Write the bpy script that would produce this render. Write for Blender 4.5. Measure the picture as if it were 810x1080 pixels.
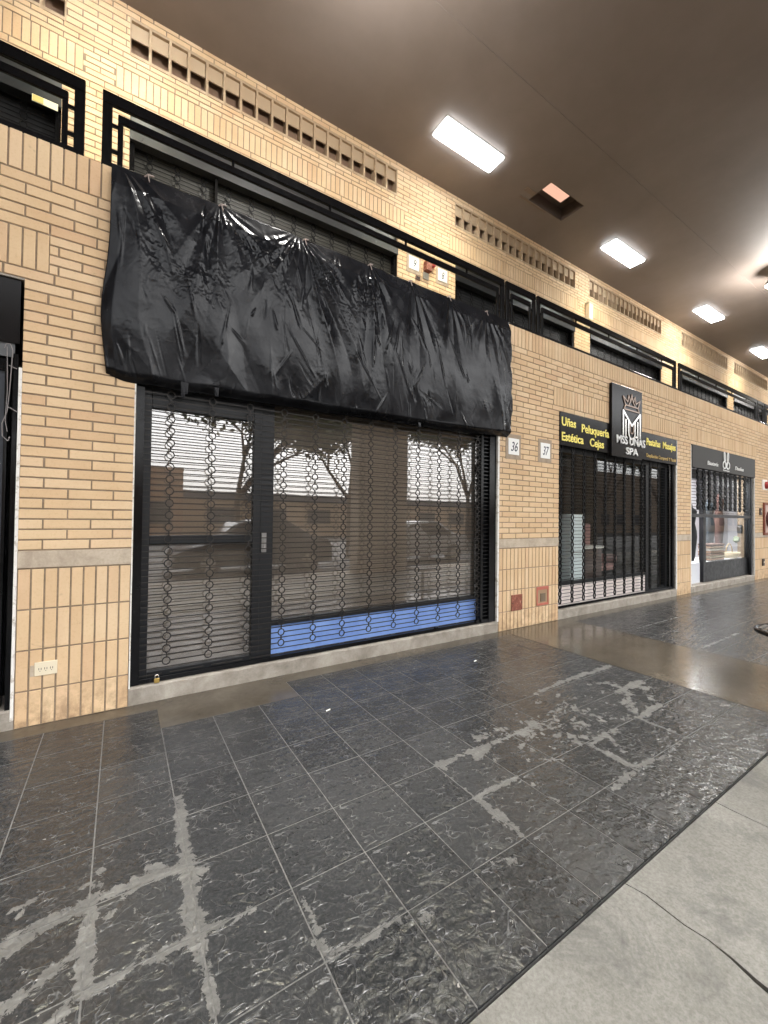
import bpy, math, random
import numpy as np
from mathutils import Vector, Matrix
random.seed(7)
S = bpy.context.scene
R = math.radians
for o in list(bpy.data.objects): bpy.data.objects.remove(o)

# ------------------------------------------------------------------ camera
CAMY, CAMZ = -3.5394, 1.4
M = [[0.84164146, 0.01878051, 0.53971005], [-0.53990021, 0.00679328, 0.84170162], [0.01214119, -0.99980055, 0.01585711]]
cd = bpy.data.cameras.new('camera'); cam = bpy.data.objects.new('camera', cd)
S.collection.objects.link(cam); S.camera = cam
right = Vector((M[0][0], M[1][0], M[2][0])); down = Vector((M[0][1], M[1][1], M[2][1])); fwd = Vector((M[0][2], M[1][2], M[2][2]))
rm = Matrix((right, -down, -fwd)).transposed().to_4x4()
cam.matrix_world = Matrix.Translation((0, CAMY, CAMZ)) @ rm
cd.sensor_fit = 'HORIZONTAL'; cd.sensor_width = 36; cd.lens = 36*432/810
cd.clip_start = 0.05; cd.clip_end = 600

# ------------------------------------------------------------------ world, sun, exposure
SUN_EL, SUN_ROT = 52, 150
w = bpy.data.worlds.new('World'); S.world = w; w.use_nodes = True
nt = w.node_tree; nt.nodes.clear()
sky = nt.nodes.new('ShaderNodeTexSky'); sky.sky_type = 'NISHITA'; sky.sun_disc = False
sky.sun_elevation = R(SUN_EL); sky.sun_rotation = R(SUN_ROT); sky.dust_density = 4; sky.air_density = 1.0; sky.ozone_density = 1
hs = nt.nodes.new('ShaderNodeHueSaturation'); hs.inputs['Saturation'].default_value = 0.12
bg = nt.nodes.new('ShaderNodeBackground'); bg.inputs['Strength'].default_value = 0.15
wo = nt.nodes.new('ShaderNodeOutputWorld')
nt.links.new(sky.outputs[0], hs.inputs['Color']); nt.links.new(hs.outputs[0], bg.inputs[0]); nt.links.new(bg.outputs[0], wo.inputs[0])
sl = bpy.data.lights.new('sun', 'SUN'); sl.energy = 1.0; sl.angle = R(14); sl.color = (1, .96, .9)
so = bpy.data.objects.new('sun', sl); S.collection.objects.link(so)
a = R(SUN_ROT); e = R(SUN_EL)
sd = Vector((math.sin(a)*math.cos(e), math.cos(a)*math.cos(e), math.sin(e)))
so.rotation_euler = sd.to_track_quat('Z', 'Y').to_euler()
S.view_settings.view_transform = 'Standard'; S.view_settings.look = 'None'
S.view_settings.exposure = 2.32; S.view_settings.gamma = 1
S.cycles.max_bounces = 8; S.cycles.diffuse_bounces = 4; S.cycles.glossy_bounces = 4
S.cycles.transparent_max_bounces = 12; S.cycles.sample_clamp_indirect = 4; S.cycles.caustics_reflective = False; S.cycles.caustics_refractive = False
LAMP_E = 13      # ceiling lamp power
LAMP_C = (1.0, .89, .54)

# ------------------------------------------------------------------ helpers
WL = {}
def link(o): S.collection.objects.link(o); return o
def tag(o, label=None, cat=None, group=None, kind=None):
    if label: o['label'] = label
    if cat: o['category'] = cat
    if group: o['group'] = group
    if kind: o['kind'] = kind
    return o
def thing(name, label, cat, loc=(0, 0, 0), group=None):
    o = link(bpy.data.objects.new(name, None)); o.location = loc; o.empty_display_size = .1
    WL[o.name] = Vector(loc); return tag(o, label, cat, group)
class MB:
    def __init__(s): s.v = []; s.f = []; s.a = []; s.uv = None
    def quad(s, p, t=0.5):
        n = len(s.v); s.v += [tuple(q) for q in p]; s.f.append(tuple(range(n, n+len(p)))); s.a.append(t)
    def box(s, x0, x1, y0, y1, z0, z1, t=0.5):
        n = len(s.v)
        s.v += [(x0,y0,z0),(x1,y0,z0),(x1,y1,z0),(x0,y1,z0),(x0,y0,z1),(x1,y0,z1),(x1,y1,z1),(x0,y1,z1)]
        for q in ((0,3,2,1),(4,5,6,7),(0,1,5,4),(1,2,6,5),(2,3,7,6),(3,0,4,7)): s.f.append(tuple(n+i for i in q)); s.a.append(t)
    def bar(s, p, q, r, n=4, r2=None, t=.5, rot=None):
        p = Vector(p); q = Vector(q); d = q-p
        if d.length < 1e-6: return
        d.normalize(); u = d.orthogonal().normalized()
        if abs(d.z) < .99: u = d.cross(Vector((0, 0, 1))).normalized()
        else: u = Vector((1, 0, 0))
        w_ = d.cross(u); b = len(s.v); r2 = r if r2 is None else r2
        ph = math.pi/4 if n == 4 else 0
        for c, rr in ((p, r), (q, r2)):
            for i in range(n):
                a = 2*math.pi*i/n+ph; s.v.append(tuple(c+u*math.cos(a)*rr+w_*math.sin(a)*rr))
        for i in range(n):
            j = (i+1) % n; s.f.append((b+i, b+j, b+n+j, b+n+i)); s.a.append(t)
        s.f.append(tuple(b+i for i in reversed(range(n)))); s.f.append(tuple(b+n+i for i in range(n))); s.a += [t, t]
    def path(s, pts, r, n=6, closed=False):
        for i in range(len(pts)-(0 if closed else 1)): s.bar(pts[i], pts[(i+1) % len(pts)], r, n)
    def poly(s, pts, y0, y1, t=.5):   # polygon in XZ, extruded in y (y0 front)
        n = len(pts); b = len(s.v)
        s.v += [(x, y0, z) for x, z in pts]+[(x, y1, z) for x, z in pts]
        s.f.append(tuple(range(b, b+n))); s.f.append(tuple(b+n+i for i in reversed(range(n)))); s.a += [t, t]
        for i in range(n):
            j = (i+1) % n; s.f.append((b+i, b+n+i, b+n+j, b+j)); s.a.append(t)
    def lathe(s, c, prof, n=20):      # prof list of (r,z)
        b = len(s.v); c = Vector(c)
        for r, z in prof:
            for i in range(n):
                a = 2*math.pi*i/n; s.v.append((c.x+r*math.cos(a), c.y+r*math.sin(a), c.z+z))
        for k in range(len(prof)-1):
            for i in range(n):
                j = (i+1) % n; s.f.append((b+k*n+i, b+k*n+j, b+(k+1)*n+j, b+(k+1)*n+i)); s.a.append(.5)
    def build(s, name, mat, parent=None, label=None, smooth=False, bevel=0, off=None):
        me = bpy.data.meshes.new(name)
        L = Vector((0, 0, 0))
        if parent is not None: L = WL[parent.name]
        me.from_pydata([(x-L.x, y-L.y, z-L.z) for x, y, z in s.v], [], s.f)
        if mat.get('tone'):
            at = me.attributes.new('tone', 'FLOAT', 'FACE'); at.data.foreach_set('value', s.a)
        me.materials.append(mat); me.update()
        if smooth: me.polygons.foreach_set('use_smooth', [True]*len(me.polygons))
        o = link(bpy.data.objects.new(name, me))
        if parent is not None: o.parent = parent
        WL[o.name] = L
        if bevel:
            m = o.modifiers.new('bevel', 'BEVEL'); m.width = bevel; m.segments = 2; m.limit_method = 'ANGLE'
        if label: o['label'] = label
        return o
def rects_minus(x0, x1, z0, z1, holes):
    xs = sorted({x0, x1, *[min(max(h[i], x0), x1) for h in holes for i in (0, 1)]})
    zs = sorted({z0, z1, *[min(max(h[i], z0), z1) for h in holes for i in (2, 3)]})
    out = []
    for i in range(len(zs)-1):
        run = None
        for j in range(len(xs)-1):
            cx, cz = (xs[j]+xs[j+1])/2, (zs[i]+zs[i+1])/2
            if any(h[0] < cx < h[1] and h[2] < cz < h[3] for h in holes):
                if run: out.append(run); run = None
            else: run = (run[0], xs[j+1], zs[i], zs[i+1]) if run else (xs[j], xs[j+1], zs[i], zs[i+1])
        if run: out.append(run)
    return out
def brick(mb, x0, x1, z0, z1, y, d=.007):
    if x1-x0 < .012: return
    c = .0022; t = random.random(); b = len(mb.v); j = random.uniform(-.0012, .0012); y = y+j; sh = random.uniform(-.001, .001)
    mb.v += [(x0+c, y, z0+c+sh), (x1-c, y, z0+c), (x1-c, y, z1-c), (x0+c, y, z1-c+sh),
             (x0, y+c, z0), (x1, y+c, z0), (x1, y+c, z1), (x0, y+c, z1), (x0, y+d+.004, z0), (x1, y+d+.004, z0), (x1, y+d+.004, z1), (x0, y+d+.004, z1)]
    fs = [(0,1,2,3)]+[(4+i, 4+(i+1) % 4, (i+1) % 4, i) for i in range(4)]+[(8+i, 8+(i+1) % 4, 4+(i+1) % 4, 4+i) for i in range(4)]
    for q in fs: mb.f.append(tuple(b+i for i in q)); mb.a.append(t)
J = .0104
def runbond(mb, x0, x1, z0, z1, n, y, ph=0.0, holes=()):
    p = (z1-z0)/n
    for k in range(n):
        a, b_ = z0+k*p, z0+(k+1)*p
        off = -.442+ph+(.13 if k % 2 else 0)
        i0 = math.floor((x0-off)/.26)-1
        x = off+i0*.26
        while x < x1:
            L, Rr = x, x+.26; x = Rr
            L = max(L+J/2, x0); Rr = min(Rr-J/2+random.uniform(-.002, .002), x1)
            if Rr-L < .015: continue
            cut = [(L, Rr)]
            for h in holes:
                if h[2] < (a+b_)/2 < h[3]:
                    nc = []
                    for (l, r) in cut:
                        if h[1] <= l or h[0] >= r: nc.append((l, r))
                        else:
                            if h[0]-l > .02: nc.append((l, h[0]))
                            if r-h[1] > .02: nc.append((h[1], r))
                    cut = nc
            for l, r in cut: brick(mb, l, r, a+J/2, b_-J/2, y)
def soldiers(mb, x0, x1, z0, z1, y, p=.0712):
    n = max(1, round((x1-x0)/p)); p = (x1-x0)/n
    for i in range(n): brick(mb, x0+i*p+J/2, x0+(i+1)*p-J/2, z0+J/2, z1-J/2, y)

# ------------------------------------------------------------------ materials
def mat(name, col, rough=.6, metal=0, spec=.5, emit=None, es=0):
    m = bpy.data.materials.new(name); m.use_nodes = True
    b = m.node_tree.nodes['Principled BSDF']
    b.inputs['Base Color'].default_value = (*col, 1); b.inputs['Roughness'].default_value = rough
    b.inputs['Metallic'].default_value = metal; b.inputs['Specular IOR Level'].default_value = spec
    if emit: b.inputs['Emission Color'].default_value = (*emit, 1); b.inputs['Emission Strength'].default_value = es
    return m
class G:
    def __init__(s, m): s.m = m; s.n = m.node_tree.nodes; s.l = m.node_tree.links; s.b = s.n['Principled BSDF']; s.co = None
    def coord(s, out='Object'):
        if not s.co: s.co = s.n.new('ShaderNodeTexCoord')
        return s.co.outputs[out]
    def mapping(s, src, sc=(1, 1, 1), loc=(0, 0, 0), rot=(0, 0, 0)):
        n = s.n.new('ShaderNodeMapping'); n.inputs['Scale'].default_value = sc; n.inputs['Location'].default_value = loc; n.inputs['Rotation'].default_value = rot
        s.l.new(src, n.inputs['Vector']); return n.outputs[0]
    def noise(s, src, sc, det=4, rough=.55, dist=0, out='Fac'):
        n = s.n.new('ShaderNodeTexNoise'); n.inputs['Scale'].default_value = sc; n.inputs['Detail'].default_value = det
        n.inputs['Roughness'].default_value = rough; n.inputs['Distortion'].default_value = dist
        s.l.new(src, n.inputs['Vector']); return n.outputs[out]
    def math(s, op, a, b=None, c=None):
        n = s.n.new('ShaderNodeMath'); n.operation = op
        for i, v in enumerate((a, b, c)):
            if v is None: continue
            if isinstance(v, (int, float)): n.inputs[i].default_value = v
            else: s.l.new(v, n.inputs[i])
        return n.outputs[0]
    def rng(s, v, a, b, c=0, d=1, smooth=False):
        n = s.n.new('ShaderNodeMapRange'); s.l.new(v, n.inputs[0])
        if smooth: n.interpolation_type = 'SMOOTHSTEP'
        for i, k in enumerate((a, b, c, d)): n.inputs[i+1].default_value = k
        return n.outputs[0]
    def ramp(s, v, stops):
        n = s.n.new('ShaderNodeValToRGB'); s.l.new(v, n.inputs[0]); e = n.color_ramp.elements
        e[0].position, e[0].color = stops[0][0], (*stops[0][1], 1); e[1].position, e[1].color = stops[-1][0], (*stops[-1][1], 1)
        for p, c in stops[1:-1]: q = e.new(p); q.color = (*c, 1)
        return n.outputs[0]
    def mix(s, f, a, b, mode='MIX'):
        n = s.n.new('ShaderNodeMix'); n.data_type = 'RGBA'; n.blend_type = mode
        if isinstance(f, (int, float)): n.inputs[0].default_value = f
        else: s.l.new(f, n.inputs[0])
        for k, v in ((6, a), (7, b)):
            if isinstance(v, tuple): n.inputs[k].default_value = (*v, 1)
            else: s.l.new(v, n.inputs[k])
        return n.outputs[2]
    def attr(s, name):
        n = s.n.new('ShaderNodeAttribute'); n.attribute_name = name; return n.outputs['Fac']
    def bump(s, h, st=.3, dist=.01):
        n = s.n.new('ShaderNodeBump'); n.inputs['Strength'].default_value = st; n.inputs['Distance'].default_value = dist
        s.l.new(h, n.inputs['Height']); s.l.new(n.outputs[0], s.b.inputs['Normal']); return n
    def base(s, c): s.l.new(c, s.b.inputs['Base Color'])
    def rough(s, v): s.l.new(v, s.b.inputs['Roughness'])

def brick_mat(name, stops, rust=False):
    m = mat(name, stops[0][1], .75, spec=.3); m['tone'] = 1; g = G(m); c = g.coord()
    col = g.ramp(g.attr('tone'), stops)
    n1 = g.noise(c, 2.2, 4); n2 = g.noise(c, 55, 5, .7)
    col = g.mix(g.rng(n1, .35, .7), col, g.mix(1.0, col, (.90, .86, .82), 'MULTIPLY'))
    col = g.mix(g.rng(n2, .52, .75, 0, .4), col, g.mix(1.0, col, (.72, .62, .52), 'MULTIPLY'))
    sm = g.noise(g.mapping(c, (1.2, 1, 3.5)), 5, 6, .7, 1.2)
    col = g.mix(g.rng(sm, .64, .74, 0, .45), col, (.30, .22, .15))
    # grime splash near the pavement
    sep = g.n.new('ShaderNodeSeparateXYZ'); g.l.new(c, sep.inputs[0])
    low = g.rng(sep.outputs[2], 0.0, .35, 1, 0)
    gr = g.math('MULTIPLY', low, g.rng(g.noise(c, 9, 5, .7), .40, .62, 0, .8))
    col = g.mix(gr, col, (.26, .17, .10))
    g.base(col); g.bump(g.noise(c, 160, 4, .7), .35, .002); g.rough(g.rng(n2, .3, .7, .6, .85)); return m
BRICK = brick_mat('brick_yellow', [(0, (.63, .44, .265)), (.25, (.675, .49, .30)), (.6, (.695, .515, .32)), (.85, (.715, .54, .35)), (1, (.64, .44, .27))])
MORTAR = mat('mortar', (.15, .12, .09), .9, spec=.1); g = G(MORTAR); c = g.coord()
g.base(g.ramp(g.noise(c, 14, 6, .7), [(.3, (.20, .15, .105)), (.7, (.34, .26, .185))])); g.bump(g.noise(c, 120, 3), .5, .003)
def concrete(name, c1, c2, c3, rough=(.55, .85), sc=1.0, spec=.4, bs=.3):
    m = mat(name, c1, .7, spec=spec); g = G(m); c = g.coord()
    n = g.noise(c, 1.7*sc, 7, .65, .4); n2 = g.noise(c, 23*sc, 6, .7); n3 = g.noise(c, 6*sc, 6, .75, 1.5)
    col = g.ramp(n, [(.3, c1), (.52, c2), (.72, c3)])
    col = g.mix(g.rng(n2, .4, .65, 0, .5), col, g.mix(1.0, col, (.75, .74, .72), 'MULTIPLY'))
    col = g.mix(g.rng(n3, .6, .75, 0, .5), col, c1)
    g.base(col); g.rough(g.rng(n3, .3, .7, rough[0], rough[1])); g.bump(g.noise(c, 90, 5, .7), bs, .003); return m
BAND = concrete('band_concrete', (.36, .29, .22), (.50, .42, .325), (.58, .50, .40), sc=3)
SILL = concrete('sill_concrete', (.20, .18, .15), (.32, .29, .25), (.42, .39, .34), sc=3)
WALK = concrete('walk_concrete', (.15, .147, .133), (.23, .226, .208), (.275, .27, .25), (.6, .8), .9, bs=.6)
g = G(WALK); c = g.coord(); old = WALK.node_tree.nodes['Principled BSDF'].inputs['Base Color'].links[0].from_socket
gn = g.noise(c, 75, 4, .75); col = g.mix(g.rng(gn, .40, .62, 0, .7), old, g.mix(1.0, old, (.60, .59, .57), 'MULTIPLY'))
bl = g.noise(c, 2.6, 8, .75, .5); col = g.mix(g.rng(bl, .50, .64, 0, .75), col, (.085, .084, .08)); g.base(col)
STRIP = concrete('strip_cement', (.060, .050, .037), (.092, .078, .060), (.125, .108, .085), (.10, .26), 1.2, .5, .08)
ASPH = concrete('asphalt', (.04, .04, .042), (.055, .055, .055), (.07, .07, .07))
CEIL = mat('ceiling_paint', (.19, .145, .11), .62, spec=.3); g = G(CEIL); c = g.coord()
g.base(g.ramp(g.noise(c, .6, 5, .6), [(.35, (.205, .168, .145)), (.65, (.25, .21, .188))])); g.bump(g.noise(c, 30, 4), .12, .004)
WHITE = mat('white_paint', (.78, .76, .72), .5); g = G(WHITE); c = g.coord()
g.base(g.ramp(g.noise(c, 18, 6, .75), [(.36, (.42, .37, .31)), (.47, (.76, .74, .70)), (1, (.82, .80, .77))]))
def metalp(name, col, rough=.35, spec=.3, wear=(.2, .19, .18), amt=.25):
    m = mat(name, col, rough, spec=spec); g = G(m); c = g.coord(); n = g.noise(c, 12, 6, .7)
    g.base(g.mix(g.rng(n, .62, .78, 0, amt), col, wear)); g.rough(g.rng(n, .3, .7, rough*.75, rough*1.35)); return m
BLACK = metalp('black_steel', (.004, .004, .0045), .16, spec=.16, amt=.03)
FRAME = metalp('charcoal_aluminium', (.010, .011, .013), .38, amt=.1)
GREYF = metalp('grey_steel', (.03, .03, .03), .35)
GRID = metalp('grille_steel', (.022, .019, .017), .45, spec=.25, wear=(.10, .07, .05), amt=.5)
GRIDB = metalp('grille_black', (.006, .006, .006), .5, spec=.15, amt=.1)
DOORP = metalp('door_panel_paint', (.035, .04, .052), .42)
SIGN = mat('sign_black', (.007, .006, .006), .22, spec=.12)
SIGN3 = mat('sign_grey', (.024, .022, .019), .5, spec=.2)
YEL = mat('yellow_vinyl', (.92, .78, .16), .5)
WLET = mat('white_letter', (.8, .8, .78), .4)
BRASS = mat('brass', (.55, .38, .12), .35, 1)
CHROME = mat('satin_steel', (.62, .60, .57), .22, 1)
BRONZE = mat('bronze_acrylic', (.20, .13, .09), .25, .4)
RED = metalp('red_paint', (.32, .035, .03), .5)
RUST = mat('rusted_plate', (.2, .06, .035), .75); g = G(RUST); c = g.coord()
g.base(g.ramp(g.noise(c, 22, 6, .75, .5), [(.35, (.12, .035, .022)), (.55, (.25, .075, .045)), (.68, (.45, .26, .17))])); g.bump(g.noise(c, 50, 5), .6, .004)
PLATE = mat('plaque_tile', (.82, .82, .80), .3); INK = mat('plaque_ink', (.03, .035, .06), .5)
TROWEL = concrete('plaque_mortar', (.30, .23, .16), (.38, .30, .22), (.44, .35, .26), sc=4)
IVORY = mat('ivory_plastic', (.72, .64, .48), .4); HOLE = mat('dark_slot', (.02, .02, .02), .8)
def glass(name, ior, mul, tint):
    m = bpy.data.materials.new(name); m.use_nodes = True; n_ = m.node_tree.nodes; l_ = m.node_tree.links; n_.clear()
    fr = n_.new('ShaderNodeLayerWeight'); fr.inputs[0].default_value = .5; tr = n_.new('ShaderNodeBsdfTransparent'); tr.inputs[0].default_value = (*tint, 1)
    gl = n_.new('ShaderNodeBsdfGlossy'); gl.inputs['Roughness'].default_value = .012; mx = n_.new('ShaderNodeMixShader'); ou = n_.new('ShaderNodeOutputMaterial')
    tc = n_.new('ShaderNodeTexCoord'); nz = n_.new('ShaderNodeTexNoise'); nz.inputs['Scale'].default_value = 1.3; bp = n_.new('ShaderNodeBump'); bp.inputs['Strength'].default_value = .04; bp.inputs['Distance'].default_value = .02
    l_.new(tc.outputs['Object'], nz.inputs['Vector']); l_.new(nz.outputs[0], bp.inputs['Height']); l_.new(bp.outputs[0], gl.inputs['Normal'])
    pw = n_.new('ShaderNodeMath'); pw.operation = 'POWER'; pw.inputs[1].default_value = 5; l_.new(fr.outputs['Facing'], pw.inputs[0])
    fm = n_.new('ShaderNodeMath'); fm.operation = 'MULTIPLY_ADD'; fm.inputs[1].default_value = mul; fm.inputs[2].default_value = ior; fm.use_clamp = True; l_.new(pw.outputs[0], fm.inputs[0])
    l_.new(fm.outputs[0], mx.inputs[0]); l_.new(tr.outputs[0], mx.inputs[1]); l_.new(gl.outputs[0], mx.inputs[2]); l_.new(mx.outputs[0], ou.inputs[0]); return m
GLASS = glass('window_glass', .15, .55, (.90, .88, .86)); GLASS2 = glass('clear_glass', .045, .7, (.97, .98, .97))
FILM = mat('kraft_paper', (.30, .26, .22), .8, spec=.2); g = G(FILM); c = g.coord()
g.base(g.ramp(g.noise(g.mapping(c, (1, 1, .4)), 1.6, 6, .6), [(.3, (.25, .225, .195)), (.7, (.33, .30, .262))]))
BLUE = mat('blue_film', (.10, .21, .60), .5); g = G(BLUE); c = g.coord()
g.base(g.ramp(g.noise(c, 4, 5, .7), [(.3, (.19, .33, .74)), (.7, (.28, .44, .84))]))
LEAF = mat('tree_leaf', (.05, .085, .03), .6); BARK = mat('bark', (.12, .085, .06), .9)
def simple(n, c, r=.6, **k): return mat(n, c, r, **k)

# ------------------------------------------------------------------ FLOOR
TP = .3195; XJ0 = -.0715
YJ = [-.15, -.466, -.79, -1.10, -1.418, -1.732, -2.04, -2.345, -2.69]
def cement_x(y):     # irregular left edge of the smooth strip across the pavement
    return 4.09
segs = [ # (x0,y0,x1,y1,width,strength) worn cement smears on the pavement
 (.27,-1.26,.245,-1.6,.030,.9),(.25,-1.55,.24,-2.02,.034,1.0),(.23,-2.02,.25,-2.30,.022,.9),(.16,-1.10,.16,-1.11,.001,.1),(.26,-1.72,.30,-1.78,.030,.8),(.22,-1.72,-.04,-1.70,.026,.9),(-.04,-1.70,-.22,-1.74,.034,.85),
 (-.065,-1.70,-.07,-2.05,.030,.9),(-.14,-1.72,-.34,-1.78,.04,.9),(-.12,-1.90,-.28,-2.0,.03,.7),(-.07,-2.05,-.30,-2.20,.036,.75),(-.07,-2.05,.24,-2.04,.022,1.0),
 (.25,-2.03,.42,-2.05,.022,.8),(.13,-1.66,.16,-1.70,.035,1.0),(-.04,-1.56,-.04,-1.58,.025,.9),(-.34,-1.80,-.44,-1.86,.05,.7),
 (4.02,-1.37,3.35,-1.37,.035,.9),(3.35,-1.37,2.84,-1.40,.03,.9),(3.40,-1.52,3.62,-1.60,.03,.7),(3.62,-1.62,3.50,-1.80,.06,.6),(3.86,-1.73,3.45,-1.735,.045,.85),(3.76,-1.80,3.55,-1.95,.05,.6),
 (3.52,-1.76,3.2,-1.98,.05,.7),(3.50,-2.03,3.12,-2.05,.03,.9),(2.9,-1.62,2.45,-1.80,.04,.5),(2.85,-1.95,2.45,-2.02,.05,.5),
 (2.82,-2.05,2.50,-2.06,.032,.85),(2.49,-2.05,2.49,-2.34,.034,.85),(2.70,-2.05,2.6,-2.22,.03,.6),(2.5,-2.35,2.2,-2.37,.028,.9),(2.5,-2.34,2.78,-2.37,.02,.8),(3.13,-2.05,3.13,-2.34,.02,.8),(3.13,-2.34,2.9,-2.36,.02,.8),
 (2.2,-1.74,1.55,-1.73,.028,.9),(1.95,-1.62,2.15,-1.70,.07,.55),(1.98,-1.75,1.78,-1.80,.035,.9),(2.2,-1.75,2.55,-1.74,.05,.6),(1.55,-1.73,1.53,-2.04,.012,.8),
 (1.53,-2.06,1.53,-2.30,.028,.9),(1.53,-2.04,1.85,-2.04,.02,.9),(1.30,-2.37,1.38,-2.40,.03,.7),(.93,-2.39,.98,-2.42,.03,.7),(.60,-2.09,.57,-2.33,.018,.8),(.58,-2.33,.86,-2.36,.022,.7),
 (1.86,-2.04,1.86,-2.36,.014,.7),(2.15,-2.04,2.19,-2.08,.03,.7),(1.1,-2.665,3.1,-2.67,.012,.4),(.91,-1.73,.90,-1.79,.02,.4),
 (5.5,-1.6,6.6,-1.58,.02,.8),(5.7,-.8,6.9,-.79,.012,.7),(6.0,-1.1,6.0,-1.4,.012,.6)]
rs_ = random.Random(11)
for i in range(46):
    x, y = rs_.uniform(-.42, .12), rs_.uniform(-2.3, -1.6); segs.append((x, y, x+rs_.uniform(-.06, .06), y+rs_.uniform(-.02, .02), rs_.uniform(.008, .022), rs_.uniform(.6, .9)))
for i in range(90):
    x, y = rs_.gauss(2.75, .38), rs_.gauss(-1.82, .14); segs.append((x, y, x+rs_.uniform(-.08, .08), y+rs_.uniform(-.03, .03), rs_.uniform(.008, .022), rs_.uniform(.55, .85)))
def stain(x, y):
    v = np.zeros_like(x)
    for (a, b, c_, d, w_, s_) in segs:
        dx, dy = c_-a, d-b; L2 = dx*dx+dy*dy+1e-9
        t = np.clip(((x-a)*dx+(y-b)*dy)/L2, 0, 1)
        dist = np.hypot(x-a-t*dx, y-b-t*dy)
        v = np.maximum(v, s_*np.exp(-(dist/(w_*.98))**2))
    return v
def tile_mesh():
    V = []; F = []; T = []; UV = []; ST = []
    def add(x0, x1, y0, y1, sub):
        g_ = .0028; x0 += g_; x1 -= g_; y0 += g_; y1 -= g_
        b = len(V); n = sub+1; t = random.random()
        dz = [random.uniform(-.0008, .0008) for _ in range(4)]
        for j in range(n):
            for i in range(n):
                u, v = i/sub, j/sub
                edge = min(u, 1-u, v, 1-v)*.32
                z = (dz[0]*(1-u)*(1-v)+dz[1]*u*(1-v)+dz[2]*u*v+dz[3]*(1-u)*v)
                V.append((x0+(x1-x0)*u, y0+(y1-y0)*v, z))
        for j in range(sub):
            for i in range(sub):
                F.append((b+j*n+i, b+j*n+i+1, b+(j+1)*n+i+1, b+(j+1)*n+i)); T.append(t)
                UV.extend([(i/sub, j/sub), ((i+1)/sub, j/sub), ((i+1)/sub, (j+1)/sub), (i/sub, (j+1)/sub)])
        # skirt
        cs = [(x0, y0, dz[0]), (x1, y0, dz[1]), (x1, y1, dz[2]), (x0, y1, dz[3])]; b = len(V)
        for c_ in cs: V.append(c_)
        for c_ in cs: V.append((c_[0], c_[1], -.008))
        for i in range(4):
            j = (i+1) % 4; F.append((b+i, b+4+i, b+4+j, b+j)); T.append(t); UV.extend([(0, 0)]*4)
    for k in range(-16, 80):
        x0 = XJ0+k*TP; x1 = x0+TP
        for r in range(8):
            y1, y0 = YJ[r], YJ[r+1]
            if 4.05 < (x0+x1)/2 < 5.34: continue
            if r == 0 and .2 < (x0+x1)/2 < 1.25: continue
            add(x0, x1, y0, y1, 14 if -1.2 < x0 < 7 else 1)
    me = bpy.data.meshes.new('tile_pavement'); me.from_pydata(V, [], F)
    at = me.attributes.new('tone', 'FLOAT', 'FACE'); at.data.foreach_set('value', T)
    va = np.array(V); st = stain(va[:, 0], va[:, 1]); at = me.attributes.new('stain', 'FLOAT', 'POINT'); at.data.foreach_set('value', st.astype(np.float32))
    uv = me.uv_layers.new(name='UVMap'); uv.data.foreach_set('uv', np.array(UV, dtype=np.float32).ravel())
    return me
TILE = mat('slate_tile', (.035, .036, .037), .35, spec=.5); g = G(TILE); c = g.coord(); uv = g.coord('UV')
uvs = g.mapping(uv, (1, 1, 1))
big = g.noise(c, 1.5, 5, .6)
relief = g.noise(uvs, 7, 5, .6, .3)
v1 = g.noise(g.mapping(uv, (1, 1, 1), (3.3, 1.7, 0)), 2.3, 1, .4, 2.2)
vein = g.math('SUBTRACT', 1, g.rng(g.math('ABSOLUTE', g.math('SUBTRACT', v1, .5)), 0, .022))
vmask = g.rng(g.noise(g.mapping(uv, (1, 1, 1), (7, 2, 0)), 4, 2), .46, .54)
vein = g.math('MULTIPLY', vein, vmask)
v2 = g.noise(c, 6.5, 1, .4, 2.2); vein2 = g.math('SUBTRACT', 1, g.rng(g.math('ABSOLUTE', g.math('SUBTRACT', v2, .5)), 0, .02))
vein2 = g.math('MULTIPLY', vein2, g.rng(g.noise(c, 7.3, 2), .55, .62))
fine = g.noise(c, 70, 5, .65)
st = g.attr('stain')
edge_n = g.noise(c, 19, 7, .72, .6)
sm = g.rng(g.math('ADD', st, g.math('ADD', g.math('MULTIPLY', g.math('SUBTRACT', edge_n, .5), 2.6), g.math('MULTIPLY', g.math('SUBTRACT', g.noise(c, 6, 3, .5), .5), 1.2))), .50, .56)
sm = g.math('MULTIPLY', sm, g.rng(st, .08, .2))
col = g.ramp(g.attr('tone'), [(0, (.018, .0195, .0215)), (.5, (.026, .0275, .0295)), (1, (.038, .0395, .041))])
col = g.mix(g.rng(big, .4, .65, 0, .6), col, (.038, .039, .040))
col = g.mix(g.rng(fine, .5, .68, 0, .5), col, (.075, .076, .076))
col = g.mix(g.rng(g.noise(uvs, 14, 4, .6, 1.0), .54, .62, 0, .4), col, (.075, .076, .077))
col = g.mix(g.rng(relief, .5, .66, 0, .35), col, (.018, .018, .019))
col = g.mix(g.math('MULTIPLY', vein, .7), col, (.17, .17, .168))
col = g.mix(g.math('MULTIPLY', vein2, .35), col, (.20, .20, .198))
spk = g.rng(g.noise(c, 38, 2, .5), .735, .75)
col = g.mix(g.math('MULTIPLY', spk, .5), col, (.5, .49, .46))
scol = g.ramp(edge_n, [(.3, (.105, .104, .10)), (.7, (.19, .188, .18))])
scol = g.mix(g.rng(fine, .42, .6, 0, .5), scol, (.10, .10, .098))
col = g.mix(g.math('MULTIPLY', sm, g.rng(g.noise(c, 9, 4, .6), .35, .6, .55, .95)), col, scol)
g.base(col)
rg = g.rng(fine, .3, .7, .10, .26); rg = g.math('ADD', rg, g.math('MULTIPLY', sm, .3)); g.rough(rg)
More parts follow.
